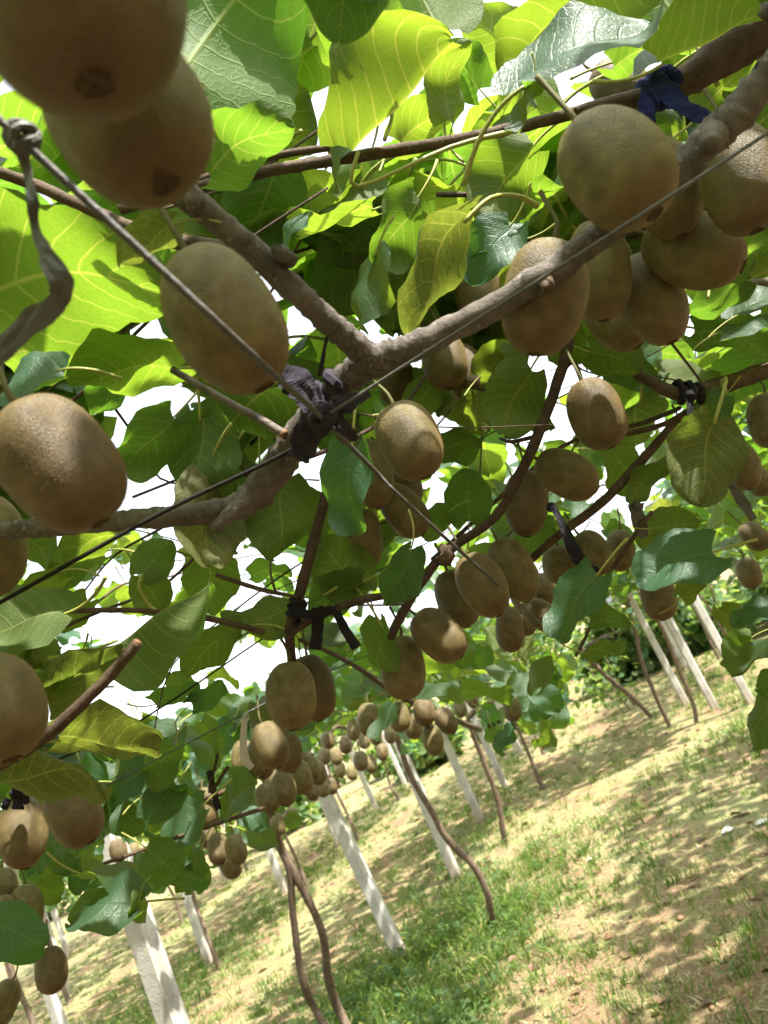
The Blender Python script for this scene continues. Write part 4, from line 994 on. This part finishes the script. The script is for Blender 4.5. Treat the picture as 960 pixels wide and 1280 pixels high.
for j in range(3):
    add_mesh('stem', tube_geo([(b_ + Vector((-.2 + j * .1, .2, -.05)), .012), (b_ + Vector((-.3 + j * .12, .3, .4)), .009), (b_ + Vector((-.35 + j * .15, .35, .8)), .005)], 6, 3), M_TRUNK, o)
k = 20
for (r_, ys_, fol, lb, gp) in ((0, (9.6, 12.0, 14.4, 16.8, 19.2), FOL_THIN, 'far kiwi vine in the row running on past the curved trunk', 'far vines of the curved trunk row'),
                               (1, (3.6, 6.0, 11.4, 13.8, 16.2, 18.6), FOL_THIN, 'kiwi vine in the row beyond the open sunny strip', 'vines of the row beyond the sunny strip'),
                               (-1, (3.2, 5.5, 7.8, 10.1, 12.4, 14.7), FOL, 'kiwi vine in the first row behind the stout square post', 'vines of the first row behind the stout post'),
                               (-2, (5.2, 7.6, 10.0, 12.4, 14.8), FOL, 'kiwi vine in the second row behind the stout square post', 'vines of the second row behind the stout post'),
                               (-3, (8.0, 10.4, 12.8, 15.2), FOL, 'kiwi vine in the farthest row behind the stout square post', 'vines of the farthest row behind the stout post'),
                               (2, (8, 10.4, 12.8, 15.2, 17.6), FOL, 'kiwi vine in the outermost row past the sunny strip', 'vines of the outermost row past the sunny strip')):
    for y in ys_:
        k += 1
        row_vine(rowx(r_, y) + 0.5 + random.uniform(-.1, .1), y + random.uniform(-.2, .2), lb, gp, fol[k % len(fol)], None, k)

for r_, y in [(r_, y) for r_ in (-2, -1, 0, 1, 2, 3) for y in (-6.0, -3.6, -1.25)] + [(-2, 1.2), (-1, 1.2), (2, 1.2), (3, 1.2), (2, 3.6), (3, 3.6), (2, 6.0)]:  # out-of-view vines around the camera, added to cut skylight on the near fruit
    k += 1
    row_vine(rowx(r_, y) + 0.5, y, 'unseen kiwi vine behind or beside the camera, added to block skylight', 'unseen vines added to block skylight', FOL[k % 3], None, k)

# shrubs and trees beyond the orchard
def shrub(x, y, h, r, label, group):
    e = tag(empty('shrub', Vector((x, y, 0))), label, 'shrub', group)
    items = []
    cl = [(random.gauss(0, r * .45), random.gauss(0, r * .45), random.uniform(.15, 1) * h, random.uniform(.25, .5) * r) for _ in range(16)]
    for _ in range(620):
        c = random.choice(cl); v = Vector((random.gauss(0, 1), random.gauss(0, 1), random.gauss(0, 1))).normalized() * c[3] * random.uniform(.6, 1.05)
        p = Vector(c[:3]) + v
        if p.z < 0.02: continue
        items.append(leaf_matrix(p, *random_orient(0, 90), random.uniform(.14, .26)))
    o = bpy.data.objects.new('crown', foliage_mesh('crown', items, M_SHRUB)); link(o, e)
    for j in range(4):
        a = random.uniform(0, 6.28)
        add_mesh('stem', tube_geo([(Vector((x, y, -.1)), .05), (Vector((x + math.cos(a) * r * .3, y + math.sin(a) * r * .3, h * .5)), .03), (Vector((x + math.cos(a) * r * .5, y + math.sin(a) * r * .5, h * .85)), .012)], 6, 3), M_TRUNK, e)
for i in range(26):
    x = -20 + i * 1.9 + random.uniform(-.5, .5); y = 25 + random.uniform(-1.5, 3) + (0.1 * abs(x))
    shrub(x, y, random.uniform(1.3, 2.6), random.uniform(1.1, 1.8), 'leafy green shrub in the hedge at the far end of the orchard', 'hedge shrubs at the orchard end')

for i in range(13):
    x = 2.9 + i * 0.75 + random.uniform(-.3, .3); y = 13.5 + random.uniform(-1.0, 6.5)
    shrub(x, y, random.uniform(.7, 1.4), random.uniform(.7, 1.1), 'low leafy bush behind the posts past the open sunny strip', 'low bushes past the sunny strip')
for i in range(5):
    y = 17 + random.uniform(0, 5); x = rowx(0, y) - 0.9 - i * 1.7
    shrub(x, y, random.uniform(.6, 1.1), random.uniform(.6, .9), 'low leafy bush among the far posts beyond the paired trunks', 'low bushes beyond the paired trunks')

# ------------------------------------------------------------------ wires
def wire(name, pts, r, mat, label, group=None):
    geo = tube_geo([(p, r) for p in pts], 6, 4)
    return tag(add_mesh(name, geo, mat, origin=pts[0]), label, 'wire', group)
wire('trellis_wire', [P(-60, 95, .30), P(60, 206, .31), P(210, 345, .315), P(290, 420, .325), P(350, 475, .37), P(400, 520, .47), P(470, 590, .58), P(545, 662, .66), P(700, 800, 1.4)], .0017, M_WIRE, 'taut grey wire crossing before the biggest fruit down to the purple tie')
wire('trellis_wire', [P(1040, 113, .40), P(960, 166, .40), P(790, 276, .385), P(640, 372, .44), P(520, 448, .465), P(400, 525, .475)], .0010, M_WIRE, 'thin grey wire running along the underside of the thick branch')
wire('trellis_wire', [P(405, 540, .50), P(330, 580, .51), P(200, 642, .50), P(20, 742, .50), P(-120, 818, .5)], .0014, M_WIREB, 'black wire sloping from the purple tie past the left arm')
wire('trellis_wire', [P(0, 1050, 1.0), P(140, 978, 1.1), P(300, 895, 1.2), P(400, 845, 1.3), P(490, 805, 1.5), P(640, 735, 2.0), P(860, 600, 4)], .0011, M_WIRE, 'slim pale wire running behind the paired hanging fruit')
wire('trellis_wire', [P(60, 955, .85), P(180, 898, .9), P(330, 797, 1.0), P(380, 768, 1.05), P(600, 640, 1.5)], .0011, M_WIREB, 'slim dark wire above the pale wire on the left')
wire('trellis_wire', [P(250, 1000, 2.2), P(440, 890, 2.3), P(520, 845, 2.4), P(610, 805, 2.6)], .0014, M_WIRE, 'slim pale wire ending behind the lowest centre fruit')
for r_ in (-2, -1, 0, 1):
    for off, zz_ in ((-.45, 1.79), (0.0, 1.80), (.45, 1.79)):
        y0 = 2.6 if r_ != 0 else 4.0
        wire('trellis_wire', [Vector((rowx(r_, y0 + t) + off, y0 + t, zz_ - 0.02 * math.sin(t))) for t in (0, 6, 12, 18)], .0016, M_WIRE, 'straight trellis wire stretched over the post tops under the far leaves', 'trellis wires over the rows')

# ------------------------------------------------------------------ ties
def ribbon_geo(pts, nrm, seed):
    """a thin crinkled strip: pts = [(Vector, half width)], nrm = the way its flat side faces"""
    ps = catmull(pts, 7); V, FA = [], []
    n = 5
    for side in (0, 1):
        for i, (p, hw) in enumerate(ps):
            a = ps[max(i - 1, 0)][0]; b = ps[min(i + 1, len(ps) - 1)][0]; t = (b - a).normalized()
            sd = t.cross(nrm).normalized(); nn = sd.cross(t)
            tw = 0.9 * mnoise.noise(Vector((i * .16, seed * 3.3, 0)))
            sd, nn = sd * math.cos(tw) + nn * math.sin(tw), nn * math.cos(tw) - sd * math.sin(tw)
            for j in range(n):
                u = j / (n - 1) * 2 - 1
                V.append(p + sd * (u * hw * (1 + .18 * mnoise.noise(Vector((i * .5, u * 2, seed))))) + nn * (hw * .35 * mnoise.noise(Vector((i * .35, u * 1.6, seed + 5))) + (side - .5) * .0005))
    L = len(ps); o2 = L * n
    for i in range(L - 1):
        for j in range(n - 1):
            q = (i * n + j, i * n + j + 1, (i + 1) * n + j + 1, (i + 1) * n + j)
            FA.append(q); FA.append(tuple(o2 + k_ for k_ in reversed(q)))
        for j in (0, n - 1):
            q = (i * n + j, (i + 1) * n + j, o2 + (i + 1) * n + j, o2 + i * n + j); FA.append(q if j == 0 else tuple(reversed(q)))
    return V, FA

def tie(label, mat, strips, wraps=(), knot=None, name='plant_tie'):
    """strips: [(pixel path with width px), ...]; wraps: (px,py,d, px2,py2,d2, radius, width) bands round a branch"""
    gs = []
    for s in strips:
        gs.append(ribbon_geo(pxpath(s), fw, len(gs) + s[0][0] * .01))
    for (x1, y1, d1, x2, y2, d2, r, w) in wraps:
        a, b = P(x1, y1, d1), P(x2, y2, d2); ax = (b - a); L = ax.length; ax.normalize(); e1 = ax.orthogonal().normalized(); e2 = ax.cross(e1)
        pts = []
        for i in range(33):
            an = i / 32 * 2 * math.pi * 3
            rr = r * (1 + .12 * math.sin(an * 1.7))
            pts.append((a + ax * (L * i / 32) + e1 * math.cos(an) * rr + e2 * math.sin(an) * rr, w))
        gs.append(tube_geo(pts, 7, 1, 0.3, seed=3))
    if knot:
        x, y, d, r = knot
        c = P(x, y, d)
        for j in range(5):
            ax = Vector((random.gauss(0, 1), random.gauss(0, 1), random.gauss(0, 1))).normalized(); e1 = ax.orthogonal().normalized(); e2 = ax.cross(e1)
            gs.append(tube_geo([(c + (e1 * math.cos(a_) + e2 * math.sin(a_)) * r * .6 + ax * r * .2 * math.sin(2 * a_), r * .27) for a_ in [i * 6.283 / 12 for i in range(13)]], 7, 2, 0.4, seed=j))
    o = add_mesh(name, merge(gs), mat, origin=gs[0][0][0].copy(), smooth=False)
    return tag(o, label, 'tie', 'ties binding branches to the wires')
tie('wide purple grey cloth tie wrapped round the forked branch at the wires', M_PURPLE,
    [[(352, 470, .50, 34), (368, 475, .495, 40), (385, 495, .49, 34), (400, 520, .485, 26)], [(402, 512, .48, 30), (385, 540, .49, 36), (378, 562, .5, 34), (372, 574, .5, 26)], [(400, 470, .49, 6), (405, 440, .485, 5), (409, 420, .48, 4)], [(425, 530, .49, 18), (440, 545, .5, 14), (441, 552, .5, 8)], [(412, 505, .48, 20), (440, 500, .48, 18), (462, 492, .49, 8)]],
    [(432, 478, .51, 388, 530, .525, .0115, .0042)], (402, 520, .48, .011))
tie('black cloth tie with two hanging tails on the red brown cane', M_BLACK,
    [[(398, 760, .86, 18), (397, 785, .86, 15), (394, 812, .86, 15)], [(420, 764, .86, 11), (432, 788, .86, 12), (446, 810, .86, 14)], [(365, 762, .855, 15), (385, 768, .85, 12), (402, 765, .855, 14), (420, 762, .86, 10)]],
    [(374, 748, .865, 366, 775, .875, .0075, .003)], (402, 764, .86, .007))
tie('navy blue cloth tie knotted on the dark upper branch', M_BLUE,
    [[(822, 105, .62, 30), (838, 118, .615, 30), (850, 130, .61, 24), (868, 142, .61, 22), (889, 147, .61, 20)], [(815, 108, .625, 26), (808, 130, .62, 22), (809, 150, .62, 20), (813, 166, .62, 16)]],
    [(838, 104, .66, 806, 124, .66, .012, .0045)], (822, 102, .64, .010))
tie('black cloth tail hanging across two mid size fruit', M_BLACK, [[(690, 632, .80, 8), (703, 655, .79, 10), (716, 685, .78, 16), (730, 706, .78, 20), (745, 718, .78, 16)]], (), (689, 634, .82, .006))
tie('grey plastic strip hanging from the knotted bundle beside the topmost fruit', M_GREY,
    [[(24, 175, .30, 20), (34, 215, .305, 13), (40, 250, .30, 15), (44, 285, .303, 11), (58, 320, .295, 24), (76, 352, .29, 30), (70, 380, .295, 26), (40, 402, .30, 34), (-10, 448, .31, 30)]], (), (28, 172, .31, .008))
tie('black tie with short tail under the brown cane end', M_BLACK, [[(862, 490, .9, 12), (863, 520, .89, 10), (866, 548, .89, 9)]], [(845, 490, .92, 880, 492, .92, .0105, .004)], (862, 495, .9, .008))
tie('pale string tie above the sunlit fruit bunch', M_PALE, [[(306, 898, 1.1, 8), (304, 925, 1.1, 9), (306, 948, 1.1, 11), (315, 960, 1.1, 8)]], (), (308, 895, 1.12, .006))
tie('dull purple ribbon hanging beside the lone pale fruit', M_PURPLE, [[(262, 965, 1.5, 9), (266, 985, 1.5, 9), (273, 1012, 1.5, 8)]], (), (262, 966, 1.5, .006))
tie('black tuft tie above the sun striped fruit', M_BLACK, [[(25, 985, .93, 24), (24, 1000, .925, 22), (22, 1012, .92, 14)], [(10, 998, .93, 10), (5, 1012, .93, 8)], [(30, 990, .92, 10), (34, 1005, .92, 6)]], (), (26, 986, .93, .011))
tie('grey strip tie hanging in the shaded leaves near the thin diagonal cane', M_GREY, [[(795, 630, 1.0, 22), (800, 655, 1.0, 18), (806, 672, 1.0, 10)]], (), (796, 632, 1.0, .008))
tie('grey plastic strip hanging over the small fruit beside the yellowish broad leaf', M_GREY, [[(914, 604, 1.0, 10), (918, 612, 1.0, 12), (930, 630, 1.0, 13), (942, 650, 1.0, 9)]], (), (914, 606, 1.0, .006))

# ------------------------------------------------------------------ kiwi fruit
def fruit_mesh(seed, ell=1.28):
    rs = random.Random(seed)
    nu, nv = 32, 22
    V, FA = [], []
    sq = rs.uniform(.90, .98); p = rs.uniform(2.25, 2.6); ph = rs.uniform(0, 6.28); taper = rs.uniform(-.05, .07)
    for j in range(nv + 1):
        t = -math.cos(math.pi * j / nv)                       # -1 blossom end .. 1 stalk end
        r = 0.5 * max(0, 1 - abs(t) ** p) ** (1 / 2.05) * (1 - taper * t)
        z = t * ell / 2
        if t > 0.93: z -= (t - .93) * 0.5                      # dimple at the stalk
        if t < -0.95: z += (-.95 - t) * 0.3
        for i in range(nu):
            a = 2 * math.pi * i / nu
            k_ = 1 + 0.026 * math.sin(2 * a + ph) + .07 * mnoise.noise(Vector((math.cos(a), math.sin(a), z + seed)) * 1.3)
            V.append(Vector((r * math.cos(a) * k_, r * math.sin(a) * sq * k_, z)))
    for j in range(nv):
        for i in range(nu):
            FA.append((j * nu + i, j * nu + (i + 1) % nu, (j + 1) * nu + (i + 1) % nu, (j + 1) * nu + i))
    return mesh_from('kiwi_fruit', V, FA, M_FRUIT)
FRUIT = [fruit_mesh(i * 7 + 1, e) for i, e in enumerate((1.27, 1.36, 1.46, 1.33, 1.16, 1.5))]
def tip_mesh(ell):
    rs = random.Random(int(ell * 100)); gs = []
    V, FA = [], []
    nr = 14
    for j in range(5):
        for i in range(nr):
            a_ = 2 * math.pi * i / nr; r = 0.115 * (j / 4) * (0.8 + .35 * mnoise.noise(Vector((math.cos(a_) * 2, math.sin(a_) * 2, ell * 9))))
            V.append(Vector((r * math.cos(a_), r * math.sin(a_), -ell / 2 + .004 + 0.016 * (j / 4) ** 2 - .022 * abs(mnoise.noise(Vector((math.cos(a_) * 3, math.sin(a_) * 3 + j, ell)))))))
    for j in range(4):
        for i in range(nr):
            FA.append((j * nr + i, j * nr + (i + 1) % nr, (j + 1) * nr + (i + 1) % nr, (j + 1) * nr + i))
    gs.append((V, FA))
    for i in range(9):
        a_ = i * 0.7 + rs.uniform(-.3, .3); r = rs.uniform(.01, .03); r0 = rs.uniform(.01, .08)
        b_ = Vector((math.cos(a_) * r0, math.sin(a_) * r0, -ell / 2 + .02)); c_ = b_ + Vector((math.cos(a_) * r, math.sin(a_) * r, -rs.uniform(.005, .03)))
        gs.append(tube_geo([(b_, .013), (b_.lerp(c_, .6), .010), (c_, .003)], 5, 1))
    v, f = merge(gs)
    return mesh_from('blossom_end', v, f, M_TIP)
TIPS = [tip_mesh(e) for e in (1.27, 1.36, 1.46, 1.33, 1.16, 1.5)]

M_FUZZ = blade_material('kiwi_fuzz', [(0.0, (0.19, 0.125, 0.04)), (1.0, (0.38, 0.27, 0.10))], (0.45, 0.32, 0.12), 0.3)
def fuzz_mesh(fm, seed):
    rs = np.random.RandomState(seed)
    co = np.array([tuple(v.co) for v in fm.vertices]); no = np.array([tuple(v.normal) for v in fm.vertices])
    fc = np.array([tuple(p.vertices) for p in fm.polygons])
    ar = np.array([p.area for p in fm.polygons]); n = 5200
    f = fc[rs.choice(len(fc), n, p=ar / ar.sum())]
    u, v = rs.rand(n, 1), rs.rand(n, 1)
    mix = lambda A: (A[f[:, 0]] * (1 - u) + A[f[:, 1]] * u) * (1 - v) + (A[f[:, 3]] * (1 - u) + A[f[:, 2]] * u) * v
    p, q = mix(co), mix(no)
    q = q / np.linalg.norm(q, axis=1, keepdims=True)
    d = q + rs.normal(0, .45, (n, 3)); d /= np.linalg.norm(d, axis=1, keepdims=True)
    sd = np.cross(d, rs.normal(0, 1, (n, 3))); sd /= np.linalg.norm(sd, axis=1, keepdims=True) + 1e-9
    L = rs.uniform(.012, .028, (n, 1)); w = .0022
    V = np.stack([p - q * .002 - sd * w, p - q * .002 + sd * w, p + d * L], 1).reshape(-1, 3)
    return np_mesh('fuzz', V, np.arange(n * 3).reshape(-1, 3), M_FUZZ, tone=np.repeat(rs.rand(n), 3))
FUZZ = [fuzz_mesh(fm, i) for i, fm in enumerate(FRUIT)]

def fruit(px, py, w, ang, tilt, label, group=None, k=None, wid=.055):
    d = wid * F / w
    c = P(px, py, d)
    a = R(ang); tl_ = R(tilt)
    view = (c - CAM).normalized()
    dn = (RT * math.sin(a) - UP * math.cos(a)); dn = (dn - view * dn.dot(view)).normalized()
    tipdir = dn * math.cos(tl_) - view * math.sin(tl_)
    z = -tipdir
    q = z.to_track_quat('Z', 'Y') @ Quaternion((0, 0, 1), random.uniform(0, 6.28))
    i = k if k is not None else random.randrange(6)
    o = bpy.data.objects.new('kiwi_fruit', FRUIT[i]); o.rotation_mode = 'QUATERNION'; o.rotation_quaternion = q; o.location = c
    sc_ = (wid * random.uniform(.94, 1.05), wid * random.uniform(.94, 1.05), wid * random.uniform(.95, 1.06)); o.scale = sc_
    tag(o, label, 'kiwi fruit', group); link(o)
    t_ = bpy.data.objects.new('blossom_end', TIPS[i]); link(t_, o)
    if w > 34:
        z_ = bpy.data.objects.new('fuzz', FUZZ[i]); z_['kind'] = 'stuff'; link(z_, o)
    ell = (1.27, 1.36, 1.46, 1.33, 1.16, 1.5)[i]
    # the stalk leaves the dimple and bends up to the canes overhead
    inv = (Matrix.LocRotScale(c, q, sc_)).inverted()
    s0 = Vector((0, 0, ell / 2 - .06)); s1 = Vector((0, 0, ell / 2 + .18))
    s2 = inv @ (c + z * wid * (ell / 2 + .3) + Vector((random.gauss(0, .006), random.gauss(0, .006) + .008, .024)))
    v, f = tube_geo([(s0, .042), (s1, .03), (s1.lerp(s2, .6), .028), (s2, .036)], 6, 3)
    st = bpy.data.objects.new('stalk', mesh_from('stalk', v, f, M_STALK)); link(st, o)
    return o

for px, py, w, ang, tilt, lb, k in FR:
    if lb in CL: fruit(px, py, w, ang, tilt, CL[lb][0], CL[lb][1], k)
    else: fruit(px, py, w, ang, tilt, lb, None, k)
